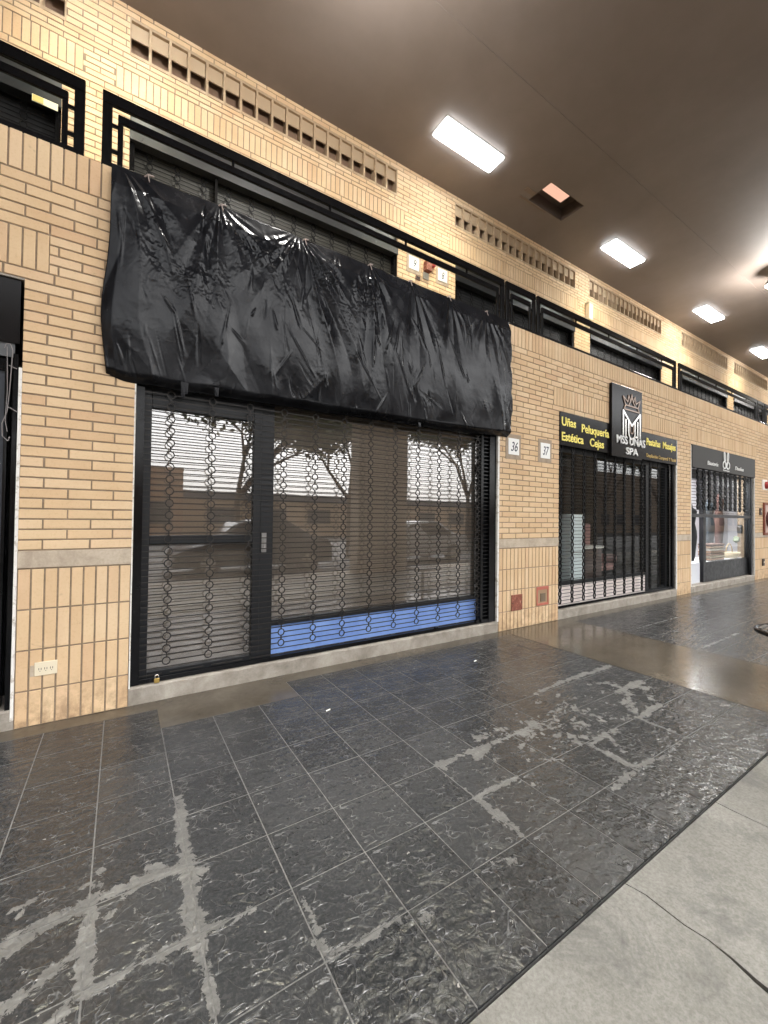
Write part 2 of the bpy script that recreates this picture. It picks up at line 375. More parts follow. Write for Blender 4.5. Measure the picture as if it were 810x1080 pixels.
wav = g.noise(g.mapping(uv, (1, 1.6, 1), (1.3, 4.2, 0), (0, 0, .5)), 3.0, 2, .45, .9)
h = g.math('ADD', g.math('ADD', g.math('MULTIPLY', relief, .55), g.math('MULTIPLY', wav, 1.5)), g.math('ADD', g.math('MULTIPLY', vein, .6), g.math('ADD', g.math('MULTIPLY', vein2, .5), g.math('MULTIPLY', fine, .10))))
g.bump(h, .72, .009)
TILE['tone'] = 1
tm = tile_mesh(); tm.materials.append(TILE); tag(link(bpy.data.objects.new('pavement', tm)), kind='structure')
# grout bed, ground and cement patches
GROUT = mat('grout', (.17, .165, .155), .8); g = G(GROUT); g.base(g.ramp(g.noise(g.coord(), 30, 5, .7), [(.3, (.08, .08, .077)), (.7, (.20, .197, .19))]))
mb = MB(); mb.box(-6, 26, -2.684, .02, -.05, -.0016); tag(mb.build('pavement_bed', GROUT), kind='structure')
mb = MB()
mb.box(4.052, 5.353, -2.688, .018, -.03, .0012); mb.box(-6, .245, -.148, .018, -.03, .001); mb.box(.245, 1.204, -.464, .018, -.03, .001); mb.box(1.204, 4.052, -.148, .018, -.03, .001); mb.box(5.353, 26, -.148, .018, -.03, .001)
tag(mb.build('cement_path', STRIP), kind='structure')
# light concrete walk with wandering joints
mb = MB(); prev = None
jx = [-6, -3.2, -1.2, -.1, .79, 1.665, 2.53, 3.40, 4.27, 5.14, 6.0, 7, 8, 9, 10, 12, 14, 16, 20, 26]
def jline(x, side, n=40):
    rs = random.Random(int(x*1000)+5); pts = []; o = 0
    for i in range(n+1):
        y = -2.700-(2.6)*i/n
        o = .85*o+rs.uniform(-.0035, .0035)
        wd = .0022+.001*abs(math.sin(i*.7))+(.0105*max(0, min(1, (i-4)/4.)) if abs(x-1.665) < .01 else 0)
        drift = (.017*math.sin(i*.55)+.008*math.sin(i*1.7)) if abs(x-1.665) < .01 else 0
        pts.append((x+o+drift+side*wd, y))
    return pts
for a_, b_ in zip(jx[:-1], jx[1:]):
    l = jline(a_, 1); r = jline(b_, -1); n = len(mb.v)
    for (p, q) in zip(l, r): mb.v += [(p[0], p[1], .0), (q[0], q[1], .0), (p[0], p[1], -.03), (q[0], q[1], -.03)]
    for i in range(len(l)-1):
        k = n+4*i; mb.f += [(k, k+4, k+5, k+1), (k, k+2, k+6, k+4), (k+1, k+5, k+7, k+3)]; mb.a += [.5]*3
    mb.f.append((n, n+1, n+3, n+2)); mb.a.append(.5)
tag(mb.build('walkway', WALK), kind='structure')
mb = MB(); mb.box(-60, 80, -5.9, -2.69, -.2, -.02); tag(mb.build('walkway_base', simple('joint_dirt', (.02, .019, .017), .95)), kind='structure')
mb = MB(); mb.box(-60, 80, -5.95, -5.30, -.3, .002); tag(mb.build('kerb', SILL), kind='structure')
mb = MB(); mb.box(-200, 220, -220, -5.95, -.3, -.14); tag(mb.build('road', ASPH), kind='structure')
mb = MB(); mb.box(-200, 220, -5.9, 60, -.4, -.22); tag(mb.build('ground', ASPH), kind='structure')

# ------------------------------------------------------------------ LOWER BRICK FACADE
OPEN = [(-4.2, -.565), (.067, 3.985), (5.203, 8.88), (9.475, 13.06)]
ZT = 2.955
fac = thing('brick_wall', 'long yellow brick shopfront wall with piers, soldier courses and a grey concrete band', 'wall', (0, 0, 0))
piers = [(-6, -4.2), (-.565, .067), (3.985, 5.203), (8.88, 9.475), (13.06, 16.2)]
for i, (a_, b_) in enumerate(piers):
    mb = MB(); mo = MB(); ph = [0, 0, .06, .1, .02][i]
    for z0, z1 in ((0, .236), (.236, .502), (.502, .770), (.770, 1.040)): soldiers(mb, a_, b_, z0, z1, 0)
    runbond(mb, a_, b_, 1.161, ZT, 26, 0, ph)
    p = mb.build('pier', BRICK, fac)
    mo.box(a_+.001, b_-.001, .0065, .34, 0, ZT); mo.build('mortar', MORTAR, p)
    bd = MB(); bd.box(a_-.001, b_+.001, -.003, .02, 1.044, 1.157); bd.build('concrete_band', BAND, p, bevel=.003)
mb = MB(); mo = MB()
runbond(mb, -6, 16.2, ZT, 3.025, 1, 0, .03)
so_ = []
for a_, b_ in OPEN: so_.append((a_-.125, b_+.125)); soldiers(mb, a_-.125, b_+.125, 3.025, 3.29, 0)
cuts = [-6]+[v for s_ in so_ for v in s_]+[16.2]
for i in range(0, len(cuts), 2):
    if cuts[i+1] > cuts[i]: runbond(mb, cuts[i], cuts[i+1], 3.025, 3.29, 4, 0, .05)
runbond(mb, -6, 16.2, 3.29, 3.662, 5, 0, 0)
soldiers(mb, -6, 16.2, 3.662, 3.922, 0)
# bricks' top and soffits
p = mb.build('parapet', BRICK, fac)
mo.box(-6, 16.2, .0065, .24, ZT+.001, 3.915); mo.build('mortar', MORTAR, p)
SOFF = MB()
for a_, b_ in OPEN: SOFF.box(a_, b_, .004, .29, ZT-.012, ZT)
SOFF.build('lintel_soffit', SILL, fac)
for a_, b_ in OPEN:
    s_ = MB()
    n = 60; b = 0; rs = random.Random(3); xs = np.linspace(a_-.03 if a_ > -1 else a_, b_+.03, n)
    for x in xs:
        j = rs.uniform(-.006, .006); k = rs.uniform(-.004, .004)
        s_.v += [(x, .012+j*.5-.004, 0), (x, .006+j-.004, .118+k), (x, .022+j, .131+k*.4), (x, .30, .136)]
    for i in range(n-1):
        for q in range(3): s_.f.append((4*i+q, 4*i+4+q, 4*i+5+q, 4*i+1+q)); s_.a.append(.5)
    # keep sill between the piers
    s_.v = [(min(max(x, a_+.001), b_-.001), y, z) for x, y, z in s_.v]
    s_.build('sill', SILL, fac)
    for (xa, xb) in ((a_, a_+.004), (b_-.004, b_)):
        pass
# painted plaster reveals beside the openings
rv = MB()
rv.box(-.582, -.5655, -.001, .05, .06, 2.36); rv.box(3.955, 3.9845, -.001, .05, .13, 2.5); rv.box(.0675, .076, -.002, .05, .13, 2.6)
rv.box(8.84, 8.879, -.001, .05, .13, 2.95); rv.box(9.476, 9.50, -.001, .05, .13, 2.93); rv.box(13.03, 13.059, -.001, .05, .13, 2.93)
rv.build('painted_reveal', WHITE, fac)

# gallery slab hidden behind the parapet
mb = MB(); mb.box(-12, 34, .24, 1.81, 3.0, 3.2); tag(mb.build('gallery_floor', SILL), kind='structure')
# ------------------------------------------------------------------ UPPER WALL
YU = 1.8
up = thing('gallery_wall', 'yellow brick upper wall behind the railing, lit from the ceiling lamps', 'wall', (0, YU, 3.2))
UO = [(-4.3, -.62+.02), (.0, 3.62), (4.85, 8.385), (8.985, 12.43), (13.67, 17.1), (17.65, 21.1), (22.3, 25.8)]
VG = [(-4.2, -.58), (-.02, 3.60), (4.83, 8.41), (8.955, 12.42), (13.67, 17.1), (17.7, 21.1)]
UT = 5.96
holes = [(a_, b_, 3.2, UT) for a_, b_ in UO]+[(a_, b_, 6.53, 6.97) for a_, b_ in VG]
mb = MB(); mo = MB()
sol = [(a_-.14 if a_ > -1 else a_, b_+.12) for a_, b_ in UO]; sol[0] = (-4.4, -.43)
runbond(mb, -5, 26, 3.6, 5.96, 34, YU, 0, [(a_, b_, 3.2, UT) for a_, b_ in UO])
runbond(mb, -5, 26, 5.96, 6.10, 2, YU, .07)
for a_, b_ in sol: soldiers(mb, a_, b_, 6.10, 6.355, YU)
cuts = [-5]+[v for s_ in sol for v in s_]+[26]
for i in range(0, len(cuts), 2): runbond(mb, cuts[i], cuts[i+1], 6.10, 6.355, 4, YU, .03)
vh = [(a_, b_, 6.53, 6.97) for a_, b_ in VG]
runbond(mb, -5, 26, 6.355, 6.5375, 3, YU, .1); 
for k in range(6): runbond(mb, -5, 26, 6.5375+k*.072, 6.5375+(k+1)*.072, 1, YU, .13*(k % 2), vh)
runbond(mb, -5, 26, 6.9695, 7.10, 2, YU, 0)
p = mb.build('brick_face', BRICK, up)
for (a_, b_, c_, d_) in rects_minus(-5, 26, 3.2, 7.12, holes): mo.box(a_, b_, YU+.0065, YU+.14, c_, d_)
mo.build('mortar', MORTAR, p)
VENTB = mat('vent_terracotta', (.30, .20, .13), .85); g = G(VENTB); c = g.coord()
g.base(g.ramp(g.noise(c, 9, 5, .7), [(.3, (.34, .24, .15)), (.7, (.50, .37, .24))]))
VENTW = mat('vent_web', (.42, .31, .20), .8)
VENTD = mat('vent_back', (.19, .12, .08), .9)
def vent_mesh(w_):
    m_ = MB(); h_ = .44; t = .014
    m_.box(0, t, 0, .15, 0, h_); m_.box(w_-t, w_, 0, .15, 0, h_); m_.box(t, w_-t, 0.0, .15, h_-.03, h_); m_.box(t, w_-t, -.006, .15, 0, .035)
    return m_
vm0 = None; cnt = 0
for gi, (a_, b_) in enumerate(VG):
    n = 18; w_ = (b_-a_)/n
    for i in range(n):
        if gi == 0 and i < n-2: continue
        if vm0 is None:
            m_ = vent_mesh(.2); m_.v = [(x, y+YU, z+3.2) for x, y, z in m_.v]
            vm0 = m_.build('vent_block', VENTB, up); m2 = MB(); m2.box(.014, .186, YU+.125, YU+.135, 3.235, 3.61)
            m3 = MB(); m3.box(.016, .184, YU+.035, YU+.05, 3.44, 3.61); vw0 = m3.build('block_web', VENTW, vm0); vb0 = m2.build('vent_back', VENTD, vm0)
            vm0.location = (a_+i*w_, 0, 6.53-3.2); vb0.location = (0, 0, 0); vw0.location = (0, 0, 0)
            v = vm0
        else:
            v = vm0.copy(); link(v); v.parent = up; v.location = (a_+i*w_, 0, 6.53-3.2)
            q = vb0.copy(); link(q); q.parent = v; q = vw0.copy(); link(q); q.parent = v
        v.scale = (w_/.2, 1, 1)
mb = MB()
for a_, b_ in UO: mb.box(a_, b_, YU+.05, YU+.12, 5.70, UT)
mb.build('steel_lintel', simple('lintel_steel', (.02, .02, .02), .3), up)
# ------------------------------------------------------------------ rolling grilles
def grille(mb, x0, x1, z0, z1, y, cols, rp, rx, rz, rodr, ringr, off=0):
    n = int((z1-z0)/(rp/2)); half = rp/2
    xs = [c_ for c_ in cols if x0 < c_ < x1]
    for k in range(n+1):
        z = z1-k*half
        if z < z0: break
        if k % 2 == 0:
            mb.bar((x0, y, z), (x1, y, z), rodr)
        else:
            e = [x0]
            for c_ in xs: e += [c_-rx, c_+rx]
            e.append(x1)
            for i in range(0, len(e), 2): mb.bar((e[i], y, z), (e[i+1], y, z), rodr)
    for c_ in xs:
        k = 1
        while z1-k*half > z0+rz:
            z = z1-k*half
            pts = [(c_+rx*math.cos(a), y-.004, z+rz*math.sin(a)) for a in [math.pi*2*i/8 for i in range(8)]]
            for i in range(8): mb.bar(pts[i], pts[(i+1) % 8], ringr)
            mb.bar((c_, y-.004, z+rz), (c_, y-.004, z+rp-rz), ringr*1.2)
            k += 2
def shutter(label, x0, x1, z0, z1, y, cols, mt, bar_mat, rp=.0936, rx=.028, rz=.030, rodr=.0052, ringr=.0056, rail=.035, group=None, barh=.035, rr=None, zr=None):
    t = thing('rolling_grille', label, 'security shutter', (x0, y, zr or z0), group)
    m = MB(); grille(m, x0+rail, x1-(rr or rail), z0+barh, z1, y, cols, rp, rx, rz, rodr, ringr); m.build('curtain', mt, t)
    m = MB(); m.box(x0, x0+rail, y-.02, y+.03, zr or z0, z1); m.build('guide_rail', bar_mat, t)
    m = MB(); m.box(x1-(rr or rail)*.45, x1, y-.02, y+.03, zr or z0, z1); 
    if rr: 
        m.box(x1-rr, x1-rr*.85, y-.012, y+.03, z0, z1)
        k = z0+.03
        while k < z1: m.box(x1-rr*.85, x1-rr*.45, y-.004, y+.004, k, k+.012); k += .0468
    m.build('guide_rail', bar_mat, t)
    m = MB(); m.box(x0+rail, x1-(rr or rail)*.45, y-.012, y+.012, z0, z0+barh); m.build('bottom_bar', bar_mat, t, bevel=.003)
    return t
# --- shop with the tarpaulin
c1 = [.313+.3024*i for i in range(12)]
sh1 = shutter('closed rolling grille over the papered shop window under the black tarpaulin', .078, 3.95, .136, 2.95, .045, c1, GRID, BLACK, rail=.055, rr=.25)
lk = thing('padlock', 'small brass padlock at the bottom left of the closed grille', 'padlock', (.25, .02, .15))
m = MB(); m.box(.232, .268, .004, .024, .135, .168); m.build('lock_body', BRASS, lk, bevel=.003)
m = MB(); m.path([(.238, .014, .165), (.238, .014, .185), (.244, .014, .193), (.256, .014, .193), (.262, .014, .185), (.262, .014, .165)], .003); m.build('shackle', CHROME, lk)
sf = thing('shopfront', 'papered over aluminium shopfront with blue strip behind the closed grille', 'shop window', (.07, .12, .13))
Y1 = .12
m = MB(); m.box(.072, .12, Y1-.02, Y1+.05, .135, 2.95); m.box(.12, 3.98, Y1-.02, Y1+.05, 2.45, 2.52); m.box(1.035, 1.15, Y1-.02, Y1+.05, .135, 2.45); m.box(3.72, 3.98, Y1-.02, Y1+.05, .135, 2.45)
m.box(1.15, 3.72, Y1-.02, Y1+.05, .425, .475); m.box(1.15, 3.72, Y1-.02, Y1+.05, .135, .165); m.build('frame', FRAME, sf, bevel=.004)
m = MB(); m.box(.12, 3.98, Y1-.01, Y1+.06, 2.52, 2.95); m.build('transom_panel', FRAME, sf)
dr = MB(); dr.box(.122, .185, Y1-.035, Y1+.02, .14, 2.44); dr.box(.965, 1.033, Y1-.035, Y1+.02, .14, 2.44); dr.box(.185, .965, Y1-.035, Y1+.02, 2.235, 2.44); dr.box(.185, .965, Y1-.035, Y1+.02, .14, .20); dr.box(.185, .965, Y1-.035, Y1+.02, 1.178, 1.245)
d_ = dr.build('door', FRAME, sf, bevel=.004)
m = MB(); m.box(1.045, 1.085, Y1-.045, Y1-.036+.02, 1.09, 1.26); m.bar((1.065, Y1-.05, 1.12), (1.065, Y1-.05, 1.22), .010, 8); m.build('handle', metalp('worn_steel', (.30, .29, .28), .3), d_)
m = MB(); m.box(.186, .964, Y1-.006, Y1, .20, 1.178); m.box(.186, .964, Y1-.006, Y1, 1.245, 2.235); m.build('pane', GLASS, d_)
m = MB(); m.box(1.15, 3.72, Y1, Y1+.006, .475, 2.45); m.build('pane', GLASS, sf)
m = MB(); m.box(1.15, 3.72, Y1+.01, Y1+.012, .165, .425); m.build('blue_panel', BLUE, sf)
m = MB(); m.box(.1, 3.9, Y1+.06, Y1+.065, .14, 2.6); m.build('paper_lining', FILM, sf)
for a_, b_ in ((2.985, 3.02), (3.62, 3.66), (3.70, 3.74)):
    m = MB(); m.box(a_, b_, .015, .05, .15, .19); m.build('latch', BLACK, sh1)

# --- spa
SPA_INT = simple('spa_dark_wall', (.05, .04, .035), .8)
c2 = [5.30+.2922*i for i in range(11)]
sh2 = shutter('closed black rolling grille across the beauty spa front', 5.21, 8.86, .145, 2.5, .045, c2, GRIDB, BLACK, rp=.10, rx=.026, rz=.046, rodr=.0044, ringr=.0100, rail=.02, rr=.22)
sp = thing('shopfront', 'dark glazed spa front with a white low panel behind the black grille', 'shop window', (5.2, .12, .13))
m = MB(); m.box(5.205, 5.26, Y1-.02, Y1+.05, .14, 2.5); m.box(5.26, 8.87, Y1-.02, Y1+.05, 2.42, 2.5); m.box(7.90, 8.0, Y1-.02, Y1+.05, .14, 2.42); m.box(8.62, 8.87, Y1-.02, Y1+.05, .14, 2.42); m.box(5.26, 7.9, Y1-.02, Y1+.05, .45, .50); m.box(8.0, 8.62, Y1-.02, Y1+.05, .14, .2)
m.build('frame', FRAME, sp, bevel=.004)
m = MB(); m.box(5.26, 7.9, Y1-.01, Y1+.01, .14, .45); m.build('low_panel', simple('pinkish_white_panel', (.84, .75, .71), .5), sp)
m = MB(); m.box(5.26, 7.9, Y1, Y1+.006, .5, 2.42); m.box(8.0, 8.62, Y1, Y1+.006, .2, 2.42); m.build('pane', GLASS2, sp)
m = MB(); m.box(5.0, 8.9, 2.6, 2.65, 0, 3.0); m.box(5.0, 5.05, .18, 2.6, 0, 3.0); m.box(8.85, 8.9, .3, 2.6, 0, 3.0); m.box(5.05, 8.85, .3, 2.6, 2.95, 3.0); m.box(5.05, 8.85, .3, 2.6, 0, .12); m.build('interior_room', SPA_INT, sp)
cb = thing('display_cabinet', 'tall white cabinet standing behind the spa window', 'cabinet', (6.0, .3, .12))
m = MB(); m.box(5.86, 6.22, .24, .5, .13, 1.5); m.build('cabinet_body', simple('cabinet_white', (.80, .88, .92), .4), cb, bevel=.006)
m = MB(); m.box(5.88, 6.20, .234, .24, .9, .91); m.bar((6.17, .225, 1.0), (6.17, .225, 1.15), .006, 6); m.build('handle', CHROME, cb)
ch = thing('salon_chair', 'dusky pink salon armchair inside the spa window', 'chair', (7.5, .8, .12))
m = MB(); m.box(7.2, 7.75, .55, 1.05, .5, .62); m.box(7.24, 7.7, 1.0, 1.12, .62, 1.35); m.box(7.14, 7.2, .55, 1.05, .62, .78); m.box(7.75, 7.81, .55, 1.05, .62, .78)
m.build('seat', simple('dusky_pink', (.30, .15, .14), .6), ch, bevel=.03)
m = MB(); m.bar((7.47, .8, .14), (7.47, .8, .5), .035, 10); m.lathe((7.47, .8, .12), [(0, .03), (.24, .02), (.25, 0)]); m.build('pedestal', CHROME, ch)
dk = thing('reception_desk', 'dark reception desk with a pale top inside the spa', 'desk', (6.7, .6, .12))
m = MB(); m.box(6.3, 7.1, .45, .9, .13, .93); m.build('desk_body', simple('desk_wood', (.07, .04, .035), .5), dk); m = MB(); m.box(6.27, 7.13, .42, .93, .93, .97); m.build('desk_top', WHITE, dk)
fl = thing('gold_ornament', 'golden leaf ornament standing on the reception desk', 'ornament', (6.65, .6, .97))
m = MB(); m.lathe((6.65, .6, .97), [(0.05, 0), (.06, .02), (.02, .06), (.05, .15), (.03, .24), (.012, .3)], 12)
for i in range(9):
    a = i*.7; m.poly([(6.65+.02*math.cos(a), 1.2), (6.65+.10*math.cos(a)+.03, 1.32+.02*i), (6.65+.15*math.cos(a), 1.42+.015*i), (6.65+.07*math.cos(a)-.03, 1.33)], .6+.05*math.sin(a), .603+.05*math.sin(a))
m.build('ornament_body', simple('gold', (.65, .48, .14), .35, metal=.7), fl)

def text_mesh(s, size, x, y, z, mt, name, parent, ext=.003, bold=0.0, shear=0, width=None, label=None, align='LEFT'):
    cu = bpy.data.curves.new(name, 'FONT'); cu.body = s; cu.size = size; cu.extrude = ext; cu.offset = bold; cu.shear = shear; cu.align_x = align
    o = bpy.data.objects.new('tmp', cu); link(o); bpy.context.view_layer.update()
    me = bpy.data.meshes.new_from_object(o.evaluated_get(bpy.context.evaluated_depsgraph_get())); bpy.data.objects.remove(o); bpy.data.curves.remove(cu)
    xs = [v.co.x for v in me.vertices]; sx = 1
    if width: sx = width/(max(xs)-min(xs))
    L = WL[parent.name] if parent is not None else Vector()
    for v in me.vertices: X, Yv, Zv = v.co; v.co = (X*sx+x-L.x, y-Zv-L.y, Yv+z-L.z)
    me.name = name; me.materials.clear(); me.materials.append(mt)
    o = link(bpy.data.objects.new(name, me)); o.parent = parent; WL[o.name] = L
    if label: o['label'] = label
    return o
# left and right sign boards
sg = thing('shop_sign', 'black sign board with yellow words Uñas Peluquería Estética Cejas above the grille', 'sign', (5.2, 0, 2.48))
m = MB(); m.box(5.206, 6.489, -.012, .06, 2.475, 2.95); m.build('board', SIGN, sg, bevel=.003)
for s_, x, z, wd in (('Uñas', 5.235, 2.76, .34), ('Peluquería', 5.72, 2.72, .74), ('Estética', 5.235, 2.545, .53), ('Cejas', 5.94, 2.535, .38)):
    text_mesh(s_, .17, x, -.015, z, YEL, 'lettering', sg, bold=.0035, width=wd)
sg = thing('shop_sign', 'black board with yellow word Masajes, right of the tall logo sign', 'sign', (7.5, 0, 2.48))
m = MB(); m.box(7.442, 8.838, -.012, .06, 2.475, 2.95); m.build('board', SIGN, sg, bevel=.003)
for s_, x, z, wd, h_ in (('Pestañas', 7.66, 2.74, .50, .17), ('Masajes', 8.26, 2.74, .50, .17), ('Depilación Corporal Y Facial', 7.66, 2.53, 1.12, .085)):
    text_mesh(s_, h_, x, -.015, z, YEL if h_ > .1 else BRASS, 'lettering', sg, bold=.0035 if h_ > .1 else .001, width=wd)
sg = thing('logo_sign', 'tall black sign with a crown and monogram above the words MSS UÑAS SPA', 'sign', (6.95, -.06, 2.46))
YS = -.05
m = MB(); m.box(6.49, 7.44, YS, -.005, 2.44, 3.60); m.build('board', SIGN, sg, bevel=.004)
def strokes(lst, mt, name, y, r, parent, depth=.012):
    m = MB()
    for pts in lst:
        for (xa, za), (xb, zb) in zip(pts[:-1], pts[1:]):
            dx, dz = xb-xa, zb-za; L = math.hypot(dx, dz); nx, nz_ = -dz/L*r, dx/L*r; ex, ez = dx/L*r*.5, dz/L*r*.5
            m.poly([(xa-nx-ex, za-nz_-ez), (xb-nx+ex, zb-nz_+ez), (xb+nx+ex, zb+nz_+ez), (xa+nx-ex, za+nz_-ez)], y-depth-random.uniform(0, .0015), y-.001)
    return m.build(name, mt, parent)
cx = 7.08
U_ = [(cx-.10+.0, 3.15)]+[(cx+.10*math.cos(a), 2.86+.10*math.sin(a)) for a in [math.pi+math.pi*i/8 for i in range(9)]]+[(cx+.10, 3.15)]
U_[0] = (cx-.10, 3.06); U_[-1] = (cx+.10, 3.06)
strokes([[(cx-.27, 2.80), (cx-.27, 3.20), (cx, 2.98), (cx+.27, 3.20), (cx+.27, 2.80)], [(cx-.19, 2.78), (cx-.19, 3.06)], [(cx+.19, 2.78), (cx+.19, 3.06)], U_], CHROME, 'monogram', YS, .018, sg)
U2 = [(cx-.05, 3.0)]+[(cx+.05*math.cos(a), 2.90+.05*math.sin(a)) for a in [math.pi+math.pi*i/6 for i in range(7)]]+[(cx+.05, 3.0)]
strokes([U2, [(cx-.24, 3.23), (cx-.20, 3.30), (cx+.20, 3.30), (cx+.24, 3.23), (cx-.24, 3.23)], [(cx-.20, 3.30), (cx-.27, 3.43), (cx-.13, 3.36), (cx-.10, 3.47), (cx-.04, 3.37), (cx, 3.50), (cx+.04, 3.37), (cx+.10, 3.47), (cx+.13, 3.36), (cx+.27, 3.43), (cx+.20, 3.30)], [(cx-.10, 3.31), (cx, 3.44), (cx+.10, 3.31)]], BRONZE, 'crown', YS, .011, sg)
text_mesh('MSS UÑAS', .18, 6.61, YS-.002, 2.66, WLET, 'lettering', sg, ext=.012, width=.90, bold=.002)
text_mesh('SPA', .16, 6.90, YS-.002, 2.50, WLET, 'lettering', sg, ext=.012, width=.38, bold=.002)

# --- boutique
sg = thing('shop_sign', 'dark grey fascia board with a white double loop emblem over the boutique', 'sign', (9.48, 0, 2.5))
m = MB(); m.box(9.50, 13.03, -.015, .08, 2.50, 2.95); m.build('board', SIGN3, sg, bevel=.004)
ex = 11.2
def oval(cx, cz, rx, rz, rot, n=14):
    return [(cx+rx*math.cos(a)*math.cos(rot)-rz*math.sin(a)*math.sin(rot), cz+rx*math.cos(a)*math.sin(rot)+rz*math.sin(a)*math.cos(rot)) for a in [2*math.pi*i/n for i in range(n+1)]]
strokes([oval(ex-.09, 2.84, .035, .10, .15), oval(ex+.09, 2.84, .035, .10, -.15), oval(ex-.10, 2.66, .085, .075, 0), oval(ex+.10, 2.66, .085, .075, 0), [(ex-.06, 2.72), (ex-.02, 2.62)], [(ex+.06, 2.72), (ex+.02, 2.62)]], WLET, 'emblem', -.015, .014, sg)
text_mesh('Boutique', .055, ex-.17, -.018, 2.53, WLET, 'lettering', sg, width=.36)
text_mesh('Bisutería', .12, 10.2, -.018, 2.60, WLET, 'lettering', sg, width=.55, shear=.2)
text_mesh('Diseños', .12, 11.72, -.018, 2.60, WLET, 'lettering', sg, width=.52, shear=.2)
c3 = [10.28+.2945*i for i in range(8)]+[9.7, 9.95]
c3b = [10.34, 10.63, 10.93, 11.21, 11.48, 11.76, 12.05, 12.36]
sh3 = shutter('half raised dark rolling grille hanging over the boutique window', 9.53, 12.98, 1.505, 2.5, .045, [9.92, 10.19]+[v*1.013 for v in c3b], GRIDB, FRAME, rp=.12, rx=.045, rz=.05, rodr=.0062, ringr=.020, rail=.02, rr=.2, barh=.07, zr=.14)
s3 = thing('shopfront', 'lit boutique shopfront with a dark base panel and white room behind glass', 'shop window', (9.48, .12, .13))
m = MB(); m.box(10.32, 10.45, Y1-.03, Y1+.05, .14, 2.5); m.box(12.93, 13.10, Y1-.02, Y1+.05, .14, 2.5); m.box(13.30, 13.42, Y1-.02, Y1+.1, .14, 2.5); m.box(10.45, 12.93, Y1-.02, Y1+.05, 2.44, 2.5); m.box(9.48, 9.74, Y1-.02, Y1+.05, .14, 2.5); m.box(9.74, 10.32, Y1-.02, Y1+.05, 2.3, 2.5); m.build('frame', FRAME, s3, bevel=.004)
m = MB(); m.box(10.45, 12.93, Y1-.03, Y1+.04, .14, .55); m.build('base_panel', FRAME, s3)
m = MB(); m.box(10.45, 12.93, Y1, Y1+.006, .55, 2.44); m.box(13.10, 13.3, Y1, Y1+.006, .14, 2.44); m.build('pane', GLASS2, s3)
WROOM = simple('white_room', (.78, .78, .82), .7)
m = MB(); m.box(9.3, 16.3, 1.5, 1.55, 0, 3); m.box(9.3, 9.35, .31, 1.5, 0, 3); m.box(16.2, 16.25, .31, 1.5, 0, 3); m.box(9.35, 16.2, .31, 1.5, 2.9, 2.94); m.box(9.35, 16.2, .31, 1.5, 0, .13); m.box(13.4, 16.2, .305, .309, .13, 2.9); m.box(9.48, 13.4, .18, .31, 0, .13); m.build('interior_room', WROOM, s3)
m = MB(); m.box(10.2, 12.6, .6, .9, 2.86, 2.885); m.build('interior_lamp', simple('shop_lamp', (1, 1, 1), emit=(1, .98, .95), es=9), s3)
la = bpy.data.lights.new('shop_light', 'AREA'); la.shape = 'RECTANGLE'; la.size = 2.6; la.size_y = .5; la.energy = 30; la.color = (.95, .97, 1); lo = link(bpy.data.objects.new('shop_light', la)); lo.location = (11.2, .75, 2.84)
m = MB(); m.box(9.78, 10.28, .14, .34, .13, .55); m.build('step_box', simple('pale_box', (.6, .62, .66), .6), s3)
m = MB(); m.box(10.46, 13.3, .2, .8, .46, .53); m.build('display_shelf', simple('shelf_grey', (.55, .55, .56), .5), s3)
def mannequin(x, y, z, h, col, label, cat='mannequin'):
    t = thing('mannequin', label, cat, (x, y, z))
    pr = [(.10, 0), (.12, .1*h), (.17, .42*h), (.16, .52*h), (.115, .66*h), (.15, .80*h), (.17, .88*h), (.06, .94*h), (.045, 1.0*h)]
    m = MB(); m.lathe((x, y, z+.2), pr, 20); m.v = [(a, y+(b-y)*.65, c_) for a, b, c_ in m.v]; m.build('dress', simple('dress_%s' % label[:5], col, .8), t, smooth=True)
    m = MB(); m.lathe((x, y, z), [(.16, 0), (.16, .015), (.02, .02), (.02, .25)], 16); m.build('stand', CHROME, t)
mannequin(10.58, .42, .35, 1.25, (.012, .012, .014), 'mannequin in a long black fitted dress in the boutique doorway')
mannequin(12.15, .62, .53, 1.25, (.03, .04, .05), 'mannequin in dark blouse behind boutique glass')
mannequin(13.15, .75, .6, 1.35, (.07, .03, .025), 'mannequin in a rust brown dress behind boutique glass')
bt = thing('folded_clothes', 'stack of tan and cream folded clothes in the boutique window', 'clothes', (10.6, .35, .57))
for i in range(7):
    m = MB(); m.box(10.2+random.uniform(0, .04), 11.0+random.uniform(-.03, .04), .24, .5, .575+i*.055, .622+i*.055); m.build('garment', simple('garment_%d' % i, [(.26, .15, .09), (.42, .35, .27), (.16, .08, .05), (.30, .18, .12), (.5, .46, .42), (.22, .13, .08), (.08, .04, .03)][i], .85), bt, bevel=.02)
bg_ = thing('handbag', 'small black handbag hanging by its handle in the boutique window', 'handbag', (12.2, .3, 1.2))
m = MB(); m.poly([(12.03, 1.18), (12.37, 1.18), (12.40, 1.34), (12.33, 1.40), (12.07, 1.40), (12.0, 1.34)], .24, .34); m.build('bag_body', simple('black_leather', (.02, .02, .02), .35), bg_, bevel=.012)
m = MB(); m.path([(12.2+.12*math.cos(a), .29, 1.40+.16*math.sin(a)) for a in [math.pi*i/8 for i in range(9)]], .011); m.build('handle', simple('bag_strap', (.03, .03, .03), .4), bg_)
hd = thing('hat_stand', 'green high heeled shoe propped on a thin wire stand', 'display stand', (12.1, .35, .57))
m = MB(); m.poly([(11.85, .98), (12.05, .92), (12.42, 1.06), (12.45, 1.12), (12.2, 1.05), (11.92, 1.10)], .3, .42); m.build('shoe', simple('olive_leather', (.10, .14, .06), .5), hd, bevel=.01)
